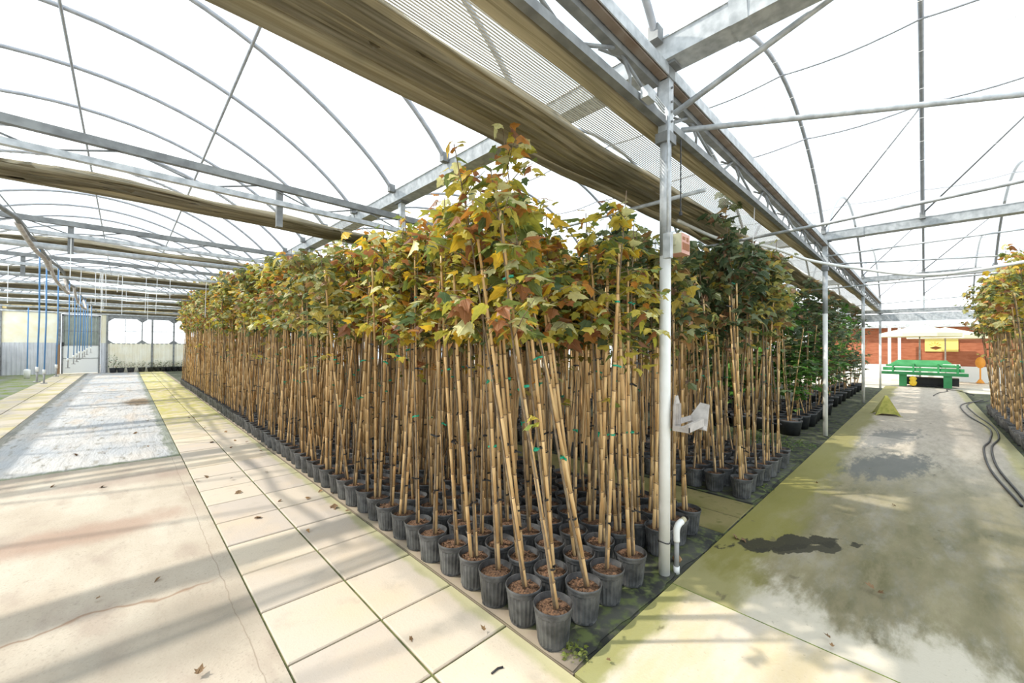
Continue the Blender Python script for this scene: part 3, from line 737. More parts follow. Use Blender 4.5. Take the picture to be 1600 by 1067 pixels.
# window with chamfered openings
t = empty('window_1', (-.66, YW, 1.6)); struct(t, 'wide far window with clipped corners and white light behind')
b = MB(); W = 4.9
b.box((0, -.03, -.04), (W, .05, 0)); b.box((0, -.03, 1.36), (W, .05, 1.52))
for x in (0., 1.38, 2.76, 4.14):
    b.box((x - .025, -.03, 0), (x + .025, .03, 1.4))
    for sx in (-1, 1):
        if 0 <= x + sx * .1 <= W:
            for z, sz in ((0, 1), (1.36, -1)):
                q = [(x, z), (x + sx * .24, z), (x, z + sz * .2)]
                V = [(a, -.02, c_) for a, c_ in q] + [(a, .02, c_) for a, c_ in q]
                b.add(V, [(0, 1, 2), (5, 4, 3), (0, 3, 4, 1), (1, 4, 5, 2), (2, 5, 3, 0)])
b.build('window_frame', 'galv_dark', t)
b = MB(); b.box((0, -.05, .66), (W, -.035, .69)); b.box((.68, -.05, 0), (.71, -.035, 1.4)); b.box((.6, -.05, 1.0), (W, -.04, 1.02)); b.build('glazing_bar', 'galv', t)
MB().box((0, .03, 0), (W, .035, 1.36)).build('window_pane', 'pane', t)
# vent grille beside the window header
t = empty('vent_louvre', (2.55, YW - .1, 2.98))
MB().box((-.42, 0, 0), (.45, .05, .62)).build('backing', 'black', t)
b = MB()
for q in range(6): b.box((-.42, -.02, .03 + q * .1), (.45, 0, .06 + q * .1))
for q in range(5): b.box((-.42 + q * .2, -.02, 0), (-.40 + q * .2, 0, .62))
b.build('slats', 'galv_dark', t); tag(t, 'dark slatted vent beside the window on the far left wall', 'vent')
# left side wall
struct(MB().box((-4.36, -1.3, 1.4), (-4.34, YW, 3.5)).build('wall_left', 'film_w'))
struct(corrug('wall_left_wainscot', -1.3, YW, -.02, 1.4, 'corr', -4.34, .15, 1))
for j in range(1, 9):
    y = TY0 + TDY * j
    if y < YW: o = MB().box((-4.34, y - .04, -.02), (-4.26, y + .04, 3.5)).build('wall_left_stud', 'galv_dark'); struct(o)
struct(MB().add([(-4.36, -1.3, 3.5), (-3.95, -1.3, 3.78), (-3.95, YW, 3.78), (-4.36, YW, 3.5)], [(0, 1, 2, 3)]).build('ceiling_eave', 'film_w'))

# ================================================================= leaves and trees
LEAF2D = [(0, 0), (.12, -.07), (.40, .0), (.29, .17), (.54, .44), (.27, .45), (.17, .66), (0, 1.0)]
LEAF_FINE = [(0, 0), (.10, -.07), (.29, -.05), (.40, .04), (.33, .15), (.45, .22), (.55, .43), (.43, .41), (.30, .46), (.24, .58), (.20, .74), (.10, .82), (0, 1.0)]
def leaf_arrays(curl=.25, fold=.3, R=LEAF2D):
    Lf = [(-x, y) for x, y in R[1:-1]]
    V = [(x, y, -abs(x) * fold - curl * y * y) for x, y in R] + [(x, y, -abs(x) * fold - curl * y * y) for x, y in Lf]
    k = len(R); F = [tuple(range(k)), (0, k - 1) + tuple(range(2 * k - 3, k - 1, -1))]
    return np.array(V), F
LEAFV = [leaf_arrays(c_, f_) for c_, f_ in ((.15, .25), (.35, .35), (.55, .15), (.25, .6))]
LEAFL = np.array([i for f in LEAFV[0][1] for i in f]); LEAFS = np.array([len(f) for f in LEAFV[0][1]])
LEAFV2 = [leaf_arrays(c_, f_, LEAF_FINE) for c_, f_ in ((.15, .25), (.35, .35), (.55, .15), (.25, .6))]
LEAFL2 = np.array([i for f in LEAFV2[0][1] for i in f]); LEAFS2 = np.array([len(f) for f in LEAFV2[0][1]])
PAL = {
    'autumn': [((.44, .36, .06), 20), ((.58, .38, .03), 10), ((.34, .32, .05), 18), ((.16, .20, .05), 16), ((.45, .20, .04), 12), ((.28, .12, .05), 10), ((.52, .50, .24), 14), ((.08, .12, .05), 6)],
    'olive': [((.28, .27, .08), 22), ((.16, .19, .06), 24), ((.40, .32, .08), 14), ((.30, .17, .07), 12), ((.45, .33, .05), 10), ((.34, .36, .20), 8), ((.09, .12, .05), 12)],
    'dark': [((.055, .085, .035), 30), ((.085, .12, .055), 26), ((.13, .15, .06), 14), ((.17, .09, .045), 12), ((.22, .25, .14), 8), ((.26, .17, .06), 6)],
    'bright': [((.07, .18, .03), 30), ((.11, .25, .04), 30), ((.18, .32, .07), 15), ((.06, .14, .03), 20)],
}
def pick(pal, r):
    P = PAL[pal]; t = r.uniform(0, sum(w for _, w in P))
    for c_, w_ in P:
        t -= w_
        if t <= 0: break
    k = r.uniform(.95, 1.5); return tuple(min(.9, x * k) for x in c_)
def rot_to(zdir, roll):
    """matrix: leaf y axis along zdir, normal rolled"""
    y = Vector(zdir).normalized(); x = y.cross(Vector((0, 0, 1)))
    x = x.normalized() if x.length > 1e-4 else Vector((1, 0, 0))
    n = x.cross(y)
    x2 = x * math.cos(roll) + n * math.sin(roll); n2 = x2.cross(y)
    return np.array([[x2.x, y.x, n2.x], [x2.y, y.y, n2.y], [x2.z, y.z, n2.z]])
def crown(seed, pal, zlo=1.62, ztop=2.75, nbr=9, per=8, spread=.30, size=.088, fine=False):
    """returns (branch MB, leaf MB) relative to the soil point"""
    r = random.Random(seed); B = MB(); Lf = MB()
    top = Vector((r.uniform(-.06, .06), r.uniform(-.06, .06), ztop))
    tr = [(0, 0, -.03), (.004, .0, .8), (r.uniform(-.02, .02), r.uniform(-.02, .02), 1.6), (top.x * .5, top.y * .5, 2.2), tuple(top)]
    B.tube(catmull(tr, 4), [.009 - .006 * i / 16 for i in range(17)], 5)
    def at(z):
        for a, b_ in zip(tr[:-1], tr[1:]):
            if a[2] <= z <= b_[2]: f = (z - a[2]) / (b_[2] - a[2]); return Vector(a).lerp(Vector(b_), f)
        return top
    tips = [(at(ztop - .25), top, 1.)]
    for i in range(nbr):
        f = (i + r.uniform(.1, .9)) / nbr; z = zlo + (ztop - .15 - zlo) * f; s = at(z); a = r.uniform(0, 2 * PI)
        ln = spread * r.uniform(.45, 1.15) * (1.1 - .55 * f); e = s + Vector((math.cos(a) * ln, math.sin(a) * ln, ln * r.uniform(.2, .9)))
        B.tube([s, s.lerp(e, .5) + Vector((0, 0, .02)), e], [.0035, .0028, .0018], 4); tips.append((s, e, 1.))
    if r.random() < .5:
        z = r.uniform(1.15, zlo); s_ = at(z); a = r.uniform(0, 2 * PI); e_ = s_ + Vector((math.cos(a) * .14, math.sin(a) * .14, .04)); B.tube([s_, e_], [.0025, .0015], 4); tips.append((s_, e_, .4))
    for s, e, _ in tips:
        for q in range(int(per * (_ if _ < 1 else 1))):
            p = s.lerp(e, r.uniform(.25, 1.05)); a = r.uniform(0, 2 * PI); pl = r.uniform(.02, .07)
            base = p + Vector((math.cos(a) * pl, math.sin(a) * pl, r.uniform(-.03, .02)))
            d = (math.cos(a), math.sin(a), r.uniform(-1.2, .35)); k = size * (r.uniform(.45, 1.1) if r.random() < .85 else r.uniform(1.1, 1.6))
            A = rot_to(d, r.uniform(-.7, .7)); V = LEAFV[r.randrange(4)][0] * k
            if fine: V = LEAFV2[r.randrange(4)][0] * k
            Lf.raw(V @ A.T + np.array(base), LEAFL2 if fine else LEAFL, LEAFS2 if fine else LEAFS, np.zeros(2, int), np.tile(np.array(pick(pal, r)), (2, 1)))
    return B, Lf

# prototypes (linked once, then reused as shared mesh data)
def mesh_only(mb, name, mats, smooth=False, colour=False):
    o = mb.build(name, mats, None, smooth, colour); me = o.data; bpy.data.objects.remove(o); return me
CROWNS = {}
for pal, n_ in (('autumn', 8), ('olive', 6), ('dark', 7), ('bright', 4)):
    CROWNS[pal] = []
    for i in range(n_):
        B, Lf = crown(100 + i * 7 + len(pal), pal, nbr=14, per=11, fine=True)
        CROWNS[pal].append((mesh_only(B, 'trunk', 'bark', True), mesh_only(Lf, 'foliage', 'leaf', False, True)))
def stake_mb(seed, L=2.25, r0=.0135, n=8):
    r = random.Random(seed); pts = []; R = []; z = -.06; b = MB(); nodes = []
    bend = r.uniform(-.02, .02); bend2 = r.uniform(-.02, .02)
    def P(z): f = z / L; return (bend * math.sin(f * PI), bend2 * math.sin(f * PI * .8), z)
    while z < L:
        rr = r0 * (1 - .35 * max(0, z) / L)
        pts.append(P(z)); R.append(rr)
        seg = r.uniform(.17, .27)
        if z + seg < L - .03: pts += [P(z + seg - .008), P(z + seg), P(z + seg + .008)]; R += [rr * .98, rr * 1.18, rr * .96]; nodes.append((z + seg, rr))
        z += seg
    pts.append(P(L)); R.append(r0 * .65)
    b.tube(pts, R, n, 0)
    for z, rr in nodes: b.tube([P(z - .003), P(z + .003)], rr * 1.2, n, 1)
    return b
STAKES = [mesh_only(stake_mb(i, r.uniform(2.0, 2.35), r.uniform(.011, .0145)), 'bamboo_stake', ['bamboo', 'bamboo_n'], True) for i, r in [(i, random.Random(50 + i)) for i in range(9)]]
def tie_mb(seed):
    r = random.Random(seed); b = MB(); n = 12; z = 0
    V = []; F = []
    for q in range(n):
        a = 2 * PI * q / n; x = .007 + .022 * math.cos(a); y = .017 * math.sin(a); V += [(x, y, -.006), (x, y, .006)]
    for q in range(n): a = 2 * q; c_ = (2 * q + 2) % (2 * n); F.append((a, c_, c_ + 1, a + 1))
    b.add(V, F); a = r.uniform(0, 6.28)
    b.box((-.004, -.003, -.006), (.035, .003, .006), None, Matrix.Translation((.02 * math.cos(a), .017 * math.sin(a), 0)) @ Matrix.Rotation(a, 4, 'Z') @ Matrix.Rotation(r.uniform(-.6, .6), 4, 'Y'))
    return b
TIES_G = [mesh_only(tie_mb(i), 'green_tie', 'tie_g') for i in range(3)]
TIES_K = [mesh_only(tie_mb(i + 5), 'black_tie', 'tie_k') for i in range(3)]
PH, PR = .205, .107
def pot_mb(n=56, lip=True):
    b = MB(); h = PH
    fl = lambda r_, z_: .0018 if .014 < z_ < h - .045 and r_ > .075 and n > 30 else 0
    prof = [(.0, .004), (.074, .004), (.080, .0), (.082, .010), (.083, .015), (.0975, h - .046), (.0985, h - .040), (.1025, h - .036), (.1035, h - .018), (.107, h - .015), (.108, h - .006), (.1065, h), (.1035, h), (.1025, h - .008), (.0985, h - .03), (.0965, h - .045)]
    if n < 30: prof = [(.078, .0), (.098, h - .04), (.104, h - .035), (.107, h), (.102, h), (.098, h - .04)]
    b.lathe(prof, n, 0, flute=fl)
    if n > 30:
        for q in range(4):
            a = PI / 4 + q * PI / 2; b.box((-.012, -.002, .0), (.012, .002, .012), 1, Matrix.Translation((.0825 * math.cos(a), .0825 * math.sin(a), .002)) @ Matrix.Rotation(a + PI / 2, 4, 'Z'))
    return b
POT = mesh_only(pot_mb(48), 'pot', ['pot', 'pot_dark'], False)
def soil_mb(seed, R=.0985, z=PH - .034, n=20, rings=6):
    r = random.Random(seed); V = [(0, 0, z + .012)]; F = []
    for i in range(1, rings + 1):
        for j in range(n):
            a = 2 * PI * (j + (i % 2) * .5) / n; rr = R * i / rings; V.append((rr * math.cos(a), rr * math.sin(a), z + .010 * (1 - i / rings) + (r.uniform(-.006, .009) if i < rings else -.002)))
    for j in range(n): F.append((0, 1 + j, 1 + (j + 1) % n))
    for i in range(1, rings):
        a0 = 1 + (i - 1) * n; b0 = 1 + i * n
        for j in range(n): F.append((a0 + j, b0 + j, b0 + (j + 1) % n, a0 + (j + 1) % n))
    b = MB().add(V, F)
    for q in range(26):   # bark chips
        a = r.uniform(0, 6.28); rr = R * .85 * math.sqrt(r.random()); s = r.uniform(.004, .010)
        b.box((-s, -s * .5, -s * .25), (s, s * .5, s * .25), 0, Matrix.Translation((rr * math.cos(a), rr * math.sin(a), z + .012)) @ Matrix.Rotation(r.uniform(0, 6), 4, 'Z') @ Matrix.Rotation(r.uniform(-.8, .8), 4, 'X'))
    return b
SOILS = [mesh_only(soil_mb(i), 'soil', 'soil', True) for i in range(5)]
SZ = PH - .03

def lean_q(ax, ay):
    """rotation tilting +Z by ax towards +X and ay towards +Y (radians)"""
    d = Vector((math.tan(ax), math.tan(ay), 1)).normalized(); return Vector((0, 0, 1)).rotation_difference(d)
def child(name, me, parent, loc=(0, 0, 0), q=None, sc=None):
    o = bpy.data.objects.new(name, me); o.parent = parent; o.location = loc
    if q is not None: o.rotation_mode = 'QUATERNION'; o.rotation_quaternion = q
    if sc: o.scale = sc
    COL.objects.link(o); return o
def lean_left(deg):
    a = math.tan(math.radians(deg)); v = LEFT * a; return (math.atan(v.x), math.atan(v.y))
FRONT = {(0, 0): 8.5, (0, 1): 8.5, (1, 0): 12, (1, 1): 6.5, (2, 0): -2, (0, 2): 3, (0, 3): 2, (0, 4): 3.5, (2, 1): 8, (1, 2): 5, (3, 0): 1, (1, 3): 2}

trees = []
rt = random.Random(21)
for i in range(8):
    for j in range(82):
        x = 1.70 + .262 * i + rt.uniform(-.012, .012); y = 1.405 + .236 * j + rt.uniform(-.008, .008)
        if abs(x - 2.76) < .16 and j == 0: continue
        if j == 0 and x > 2.6: y += .04
        trees.append(dict(bed=1, i=i, j=j, x=x, y=y, k=min(i, j * 1.0)))
for i in range(8):
    for j in range(46):
        x = 4.80 + .258 * i + rt.uniform(-.015, .015); y = 1.385 + .25 * j + rt.uniform(-.02, .02)
        trees.append(dict(bed=2, i=i, j=j, x=x, y=y, k=j + .3))
for i in range(22):
    for j in range(6):
        x = 10.3 + .258 * i + rt.uniform(-.02, .02); y = -1.17 - .25 * j + rt.uniform(-.02, .02)
        trees.append(dict(bed=3, i=i, j=j, x=x, y=y, k=j * .8 + .0))
for i in range(34):
    for j in range(9):
        trees.append(dict(bed=4, i=i, j=j, x=8.8 + .36 * i + rt.uniform(-.08, .08), y=4.9 + .36 * j + rt.uniform(-.08, .08), k=30))
for t in trees:
    d = Vector((t['x'], t['y'], 0)).dot(Fh); t['depth'] = d; t['px'] = 800 + FPX * Vector((t['x'], t['y'], 0)).dot(Rt) / d
    t['score'] = (1 / max(d, .5)) * .74 ** t['k'] * (.0 if t['px'] > 1625 else 1)
trees = [t for t in trees if t['px'] < 1640]
trees.sort(key=lambda t: -t['score'])
NEARN = 300
def tree_params(t):
    r = random.Random(int(t['x'] * 1000) * 31 + int(t['y'] * 1000))
    key = (t['i'], t['j'])
    if t['bed'] == 1 and key in FRONT: ax, ay = lean_left(FRONT[key])
    else:
        s = math.radians(3.1)
        ax, ay = r.gauss(0, s), r.gauss(0, s)
        if t['bed'] == 1 and t['j'] < 5: dl = lean_left(2); ax += dl[0]; ay += dl[1]
        if t['bed'] == 1 and t['i'] == 0: ax = abs(ax) * .8 if r.random() < .7 else ax
        if t['j'] == 0: ay = abs(ay) * .8
    yv = t['y'] if t['bed'] == 1 else 3.
    f = min(1, max(0, (yv - 2) / 12)); zs = .87 + .30 * f + r.uniform(-.05, .05)
    if t['bed'] == 2: zs = .98 + r.uniform(-.05, .07) + (.2 if key == (1, 0) else 0)
    if t['bed'] == 3: zs = 1.10 + r.uniform(-.05, .06)
    if t['bed'] == 1:
        pal = 'autumn' if r.random() < (.75 if t['i'] < 3 else .45) else 'olive'
        if t['x'] > 2.7 and t['j'] < 8: pal = 'olive' if r.random() < .75 else 'dark'
    elif t['bed'] == 2: pal = 'dark' if r.random() < .72 else 'olive'
    elif t['bed'] == 4: pal = 'bright' if r.random() < .3 else 'dark'; zs = r.uniform(.9, 1.1)
    else: pal = 'olive' if r.random() < .55 else 'autumn'
    if t['bed'] == 1 and key in ((0, 0), (0, 1), (1, 0), (1, 1), (0, 2)): zs = {(1, 1): 1.03, (0, 1): .97}.get(key, .88); pal = 'autumn'
    return r, ax, ay, zs, pal
def tree_label(t):
    i, j = t['i'], t['j']
    if t['bed'] == 1:
        if (i, j) == (0, 0): return 'frontmost staked young maple in a black pot at the bed corner'
        if i == 0: return 'staked young maple in black pot, %s along the left outer row from the corner pot' % ORD[j]
        if j == 0: return 'potted young maple, %s along the aisle-side row from the corner pot' % ORD[i]
        return 'staked young maple, %s row in from the left edge, %s row back from the aisle' % (ORD[i], ORD[j])
        if i == 0: return 'distant staked young maple in the left outer row of the near bed'
        return 'staked young maple deep in the far part of the near bed behind the outer row'
    if t['bed'] == 2:
        return ('dark-leaved staked maple past the near post, %s from left, %s row back' % (ORD[i], ORD[j]) if 1 else '')
    if t['bed'] == 4: return 'staked maple far behind the green container trees'
    if j == 0: return 'staked maple edging the bed right of the aisle, %s from its far end' % ORD[21 - i]
    return 'staked maple right of the aisle, %s from the far end, %s row in' % (ORD[21 - i], ORD[j])
def tree_group(t): return {4: 'potted maples at the back', 1: 'potted maples in the near bed', 2: 'potted maples in the second bed', 3: 'potted maples right of the aisle'}[t['bed']]
for n_, t in enumerate(trees[:NEARN]):
    r, ax, ay, zs, pal = tree_params(t)
    e = empty('potted_maple', (t['x'], t['y'], .006), r.uniform(0, 6.28) * 0)
    child('pot', POT, e, (0, 0, 0), Matrix.Rotation(r.uniform(0, 6.28), 3, 'Z').to_quaternion() @ lean_q(r.gauss(0, .012), r.gauss(0, .012)))
    child('soil', r.choice(SOILS), e)
    q = lean_q(ax, ay); sx, sy = r.uniform(-.02, .02), r.uniform(-.02, .02)
    spin = Matrix.Rotation(r.uniform(0, 6.28), 3, 'Z').to_quaternion()
    tm, fm = r.choice(CROWNS[pal])
    ts = empty
    child('trunk', tm, e, (sx, sy, SZ), q @ spin, (1, 1, zs)); child('foliage', fm, e, (sx, sy, SZ), q @ spin, (1.0, 1.0, zs))
    stm = r.choice(STAKES); stk = child('bamboo_stake', stm, e, (sx + .016, sy, SZ), q @ spin, (1, 1, 1 + .5 * (zs - 1)))
    if r.random() < .5:
        child('bamboo_stake', r.choice(STAKES), e, (sx - .02, sy + .012, SZ), lean_q(ax + r.gauss(0, .03), ay + r.gauss(0, .03)) @ spin, (1, 1, r.uniform(.85, 1)))
    nt_ = 4 if n_ < 60 else 3
    for c_ in range(nt_):
        h = (.35 + c_ * .52 + r.uniform(-.12, .12)) if n_ < 60 else (.5 + c_ * .62 + r.uniform(-.15, .15))
        green = h > .8 and r.random() < .6
        child('green_tie' if green else 'black_tie', r.choice(TIES_G if green else TIES_K), stk, (-.008, 0, h), Matrix.Rotation(r.uniform(-.5, .5), 3, 'Z').to_quaternion())
    tag(e, tree_label(t), 'potted tree', tree_group(t))
# the remaining pots as one object
S = MB(); lowpot = pot_mb(12).packed(); lows = MB(); lows.lathe([(.0, PH - .03), (.098, PH - .03)], 10, 1); lowsoil = lows.packed()
lowst = []
for i in range(4):
    b_ = MB(); rr = random.Random(i); L_ = rr.uniform(2.0, 2.35); b_.tube([(0, 0, 0), (rr.uniform(-.02, .02), rr.uniform(-.02, .02), L_ / 2), (0, 0, L_)], [.0135, .012, .009], 5, 2); lowst.append(b_.packed())
lowcr = {}
for pal in CROWNS:
    lowcr[pal] = []
    for i in range(4):
        B, Lf = crown(900 + i * 13 + len(pal), pal, nbr=9, per=7, size=.105)
        bp = B.packed(); bp = (bp[0], bp[1], bp[2], np.full(len(bp[3]), 3), bp[4]); lp_ = Lf.packed(); lp_ = (lp_[0], lp_[1], lp_[2], np.full(len(lp_[3]), 4), lp_[4])
        lowcr[pal].append((bp, lp_))
for t in trees[NEARN:]:
    r, ax, ay, zs, pal = tree_params(t)
    T = Matrix.Translation((t['x'], t['y'], .006)); S.merge(lowpot, T); S.merge(lowsoil, T)
    Q = T @ Matrix.Translation((0, 0, SZ)) @ lean_q(ax, ay).to_matrix().to_4x4() @ Matrix.Rotation(r.uniform(0, 6.28), 4, 'Z') @ Matrix.Diagonal((1, 1, zs, 1))
    S.merge(r.choice(lowst), Q)
    if r.random() < .5: S.merge(r.choice(lowst), Q @ Matrix.Translation((.03, .01, 0)) @ Matrix.Rotation(r.gauss(0, .015), 4, 'X'))
    bp, lp_ = r.choice(lowcr[pal]); S.merge(bp, Q); S.merge(lp_, Q)
o = S.build('potted_maple_mass', ['pot', 'soil', 'bamboo', 'bark', 'leaf'], None, False, True)
tag(o, 'dense mass of staked maples in black pots filling the rest of the beds', 'potted trees', None, 'stuff')

# large containers with green shrubs/trees around the second post
def big_pot(R=.19, H=.27):
    b = MB(); b.lathe([(.0, .004), (R * .80, .004), (R * .82, 0), (R * .97, H - .04), (R, H - .035), (R * 1.02, H), (R * .97, H), (R * .95, H - .04), (R * .6, H - .045), (0, H - .04)], 32); return b
BIG = mesh_only(big_pot(), 'container', 'pot_dark', True)
lows2 = soil_mb(3, .18, .235, 20, 5); BSOIL = mesh_only(lows2, 'soil', 'soil', True)
rc = random.Random(33); big = []
for j in range(6):
    for i in range(9):
        x = 8.95 + .42 * i; y = 1.75 + .42 * j
        if abs(x - 9.34) < .25 and j == 0: y += .1
        big.append((x + rc.uniform(-.03, .03), y + rc.uniform(-.03, .03), i, j))
for i in range(9):
    for j in range(2): big.append((13.3 + .9 * i + rc.uniform(-.2, .2), 1.85 + .5 * j, 9 + i, j))
for (x, y, i, j) in big:
    e = empty('container_tree', (x, y, .002)); child('container', BIG, e); child('soil', BSOIL, e)
    pal = 'bright' if rc.random() < (.35 if j < 2 else .6) else 'dark'
    tm, fm = rc.choice(CROWNS[pal]); q = lean_q(rc.gauss(0, .05), rc.gauss(0, .05)); zs = rc.uniform(.85, 1.08)
    child('trunk', tm, e, (0, 0, .24), q, (1, 1, zs)); child('foliage', fm, e, (0, 0, .24), q, (1.25, 1.25, zs))
    if rc.random() < .7: child('bamboo_stake', rc.choice(STAKES), e, (.03, 0, .24), lean_q(rc.gauss(0, .09), rc.gauss(0, .09)), (1, 1, .8))
    if rc.random() < .35: child('bamboo_stake', rc.choice(STAKES), e, (-.03, 0.02, .24), lean_q(rc.gauss(0, .12), rc.gauss(0, .12)), (1, 1, .7))
    child('lower_foliage', rc.choice(CROWNS['bright' if rc.random() < .6 else 'dark'])[1], e, (0, 0, -.25 if rc.random() < .5 else -.55), lean_q(rc.gauss(0, .1), 0), (1.4, 1.4, .75))
    lab = 'green-leaved tree in a wide dark container, %s past the second bed, %s row back' % (ORD[i], ORD[j]) if i < 9 else 'distant green tree in a dark container, %s beyond the third post, %s row back' % (ORD[i - 9], ORD[j])
    tag(e, lab, 'potted tree', 'green trees in wide containers')
# weeds between second bed and containers
def tuft(x, y, rad, n, h, label, seed, cols):
    r = random.Random(seed); b = MB()
    for q in range(n):
        a = r.uniform(0, 6.28); rr = rad * math.sqrt(r.random()); px_, py_ = rr * math.cos(a), rr * math.sin(a)
        k = r.uniform(.012, .028) if rad < .2 else r.uniform(.02, .04); d = (math.cos(a * 3), math.sin(a * 5), r.uniform(-.3, .8)); A = rot_to(d, r.uniform(-.6, .6))
        b.raw(LEAFV[r.randrange(4)][0] * k @ A.T + np.array((px_, py_, r.uniform(.0, h))), LEAFL, LEAFS, np.zeros(2, int), np.tile(np.array(r.choice(cols)), (2, 1)))
    o = b.build('weed_patch', 'leaf', None, False, True); o.location = (x, y, .01)
    return tag(o, label, 'weeds', None, 'stuff')
GR = [(.06, .12, .02), (.10, .17, .03), (.16, .20, .05)]
tuft(7.9, 1.75, .55, 420, .05, 'low green weeds on the bare ground before the second post', 1, GR)
tuft(8.3, 2.3, .5, 300, .05, 'low green weeds behind the second bed of maples', 4, GR)
tuft(5.2, 1.24, .09, 40, .05, 'small green weeds at the foot of the second bed front pots', 2, GR)
tuft(1.70, 1.27, .07, 50, .03, 'little mossy weed tuft at the front corner of the near bed', 3, [(.20, .24, .04), (.14, .16, .04)])

# small potted plants along the far wall
SP = mesh_only(MB().lathe([(.0, .002), (.12, .002), (.16, .24), (.17, .25), (.16, .25), (.14, .22), (0, .22)], 18), 'pot', 'pot_dark', True)
shrubs = []
for i in range(3):
    r = random.Random(70 + i); b = MB()
    for q in range(60):
        a = r.uniform(0, 6.28); rr = .16 * math.sqrt(r.random()); z = r.uniform(0, .35); A = rot_to((math.cos(a), math.sin(a), r.uniform(-.4, .8)), r.uniform(-.6, .6))
        b.raw(LEAFV[r.randrange(4)][0] * r.uniform(.04, .07) @ A.T + np.array((rr * math.cos(a), rr * math.sin(a), z)), LEAFL, LEAFS, np.zeros(2, int), np.tile(np.array(pick('dark', r)) * 1.3, (2, 1)))
    for q in range(4): b.tube([(0, 0, -.02), (r.uniform(-.12, .12), r.uniform(-.12, .12), r.uniform(.2, .4))], .004, 4, col=(.1, .12, .05))
    shrubs.append(mesh_only(b, 'foliage', 'leaf', False, True))
for i, x in enumerate([-.42, -.12, .28, .72, 1.10, 1.38, 1.62, 1.88, 2.14, 2.42, 2.70, 3.0, 3.3]):
    e = empty('small_potted_shrub', (x, YW - .35, .0)); child('pot', SP, e); child('foliage', shrubs[i % 3], e, (0, 0, .24), None, (1, 1, 2.1) if i == 0 else (1, 1, .9 + .2 * (i % 2)))
    tag(e, 'small potted shrub, %s from left in the row below the far window' % ORD[i], 'potted plant', 'small potted shrubs along the far wall')

# ================================================================= details at the near post
t = empty('humidity_sensor', (2.80, 1.17, 2.26))
MB().box((-.035, 0, 0), (.10, .10, .14)).build('housing', 'salmon', t)
MB().box((-.037, .002, .002), (-.034, .098, .138)).build('side_panel', 'creamgreen', t)
b = MB()
for q in range(6): b.box((-.022 + q * .02, -.003, .025), (-.012 + q * .02, .001, .075))
b.box((-.02, -.003, .095), (.02, .001, .115)); b.box((.045, -.003, .09), (.075, .001, .118)); b.build('vent_slots', 'brown', t)
b = MB().box((-.05, .04, .06), (-.02, .07, .09)); b.build('mounting_arm', 'creamgreen', t)
tag(t, 'salmon and cream sensor box with vent slots fixed to the near post', 'sensor box')
# plastic cradle bracket
t = empty('hose_hanger', (2.76, 1.225, 1.03))
def plate(b, pts, th, nrm):
    n = Vector(nrm).normalized() * th; V = [tuple(Vector(p)) for p in pts] + [tuple(Vector(p) + n) for p in pts]; k = len(pts)
    b.add(V, [tuple(range(k))[::-1], tuple(range(k, 2 * k))] + [(i, (i + 1) % k, k + (i + 1) % k, k + i) for i in range(k)])
b = MB(); plate(b, [(-.03, -.01, .0), (.07, -.01, .0), (.09, -.01, .05), (.055, -.01, .19), (.03, -.01, .235), (.005, -.01, .23), (-.02, -.01, .16)], .012, (0, -1, 0)); b.build('back_plate', 'old_plastic', t)
b = MB()
for q in range(3): b.box((-.005 + q * .024, -.035, .04), (.001 + q * .024, -.02, .18))
b.build('back_ribs', 'old_plastic', t)
b = MB(); b.box((-.03, -.12, -.005), (.24, -.10, .05), None, Matrix.Rotation(-.05, 4, 'Y')); b.box((.0, -.03, .035), (.26, -.015, .07)); b.box((-.03, -.12, -.005), (-.01, -.01, .03)); b.box((.0, -.11, .0), (.24, -.02, .012)); b.build('cradle_arm', 'old_plastic', t)
b = MB(); plate(b, [(.22, -.14, -.02), (.26, -.13, .0), (.36, -.11, .15), (.35, -.05, .16), (.27, .0, .05), (.23, .0, -.01)], .01, (1, -.2, -.6)); b.build('end_plate', 'old_plastic', t)
tag(t, 'grey plastic hose hanger bracket sticking out from the near post', 'bracket')
# PVC riser
t = empty('pvc_riser', (2.845, 1.235, 0))
MB().tube([(0, 0, .03), (0, 0, .25)], .017, 12).build('grey_pipe', 'grey_pl', t, True)
MB().tube([(0, 0, -.005), (0, 0, .045)], .021, 12).build('white_coupling', 'white', t, True)
b = MB(); b.tube(catmull([(0, 0, .22), (0, 0, .30), (.02, -.005, .335), (.06, -.01, .345)], 5), .0225, 12); b.build('white_elbow', 'white', t, True)
MB().tube([(.055, -.01, .345), (.10, -.012, .352)], .02, 12).build('tan_stub', 'tan', t, True)
tag(t, 'white and grey PVC riser pipe with elbow beside the near post foot', 'pipe')
o = MB().tube([(2.76 + .043 * math.cos(a * PI / 8), TY0 + .043 * math.sin(a * PI / 8), .235 + .004 * math.sin(a)) for a in range(17)], .0035, 5).build('tie_wire', 'black', smooth=True); recenter(o); tag(o, 'black wire loop tied around the near post low down', 'wire')
# crank rod, chain
t = empty('screen_crank', (2.66, 1.22, 2.25))
MB().tube([(0, 0, .12), (0, 0, 1.0)], .010, 8).build('rod', 'galv', t, True)
MB().box((-.022, -.025, -.04), (.022, .025, .13)).build('gearbox', 'galv', t)
MB().tube([(.02, 0, .06), (.10, .03, .05)], .007, 6).build('arm', 'galv_dark', t, True)
tag(t, 'thin crank rod with gearbox beside the top of the near post', 'crank')
b = MB(); 
for q in range(24): b.tube([(2.86 + .003 * (q % 2), 1.22, 3.1 - q * .022), (2.863 - .003 * (q % 2), 1.22, 3.1 - (q + 1) * .022)], .004 + .0015 * (q % 2), 5)
b.lathe([(0, 2.545), (.012, 2.55), (.012, 2.575), (0, 2.58)], 8, None, (2.862, 1.22))
o = b.build('pull_chain', 'black'); recenter(o); tag(o, 'short dark pull chain hanging right of the near post', 'chain')
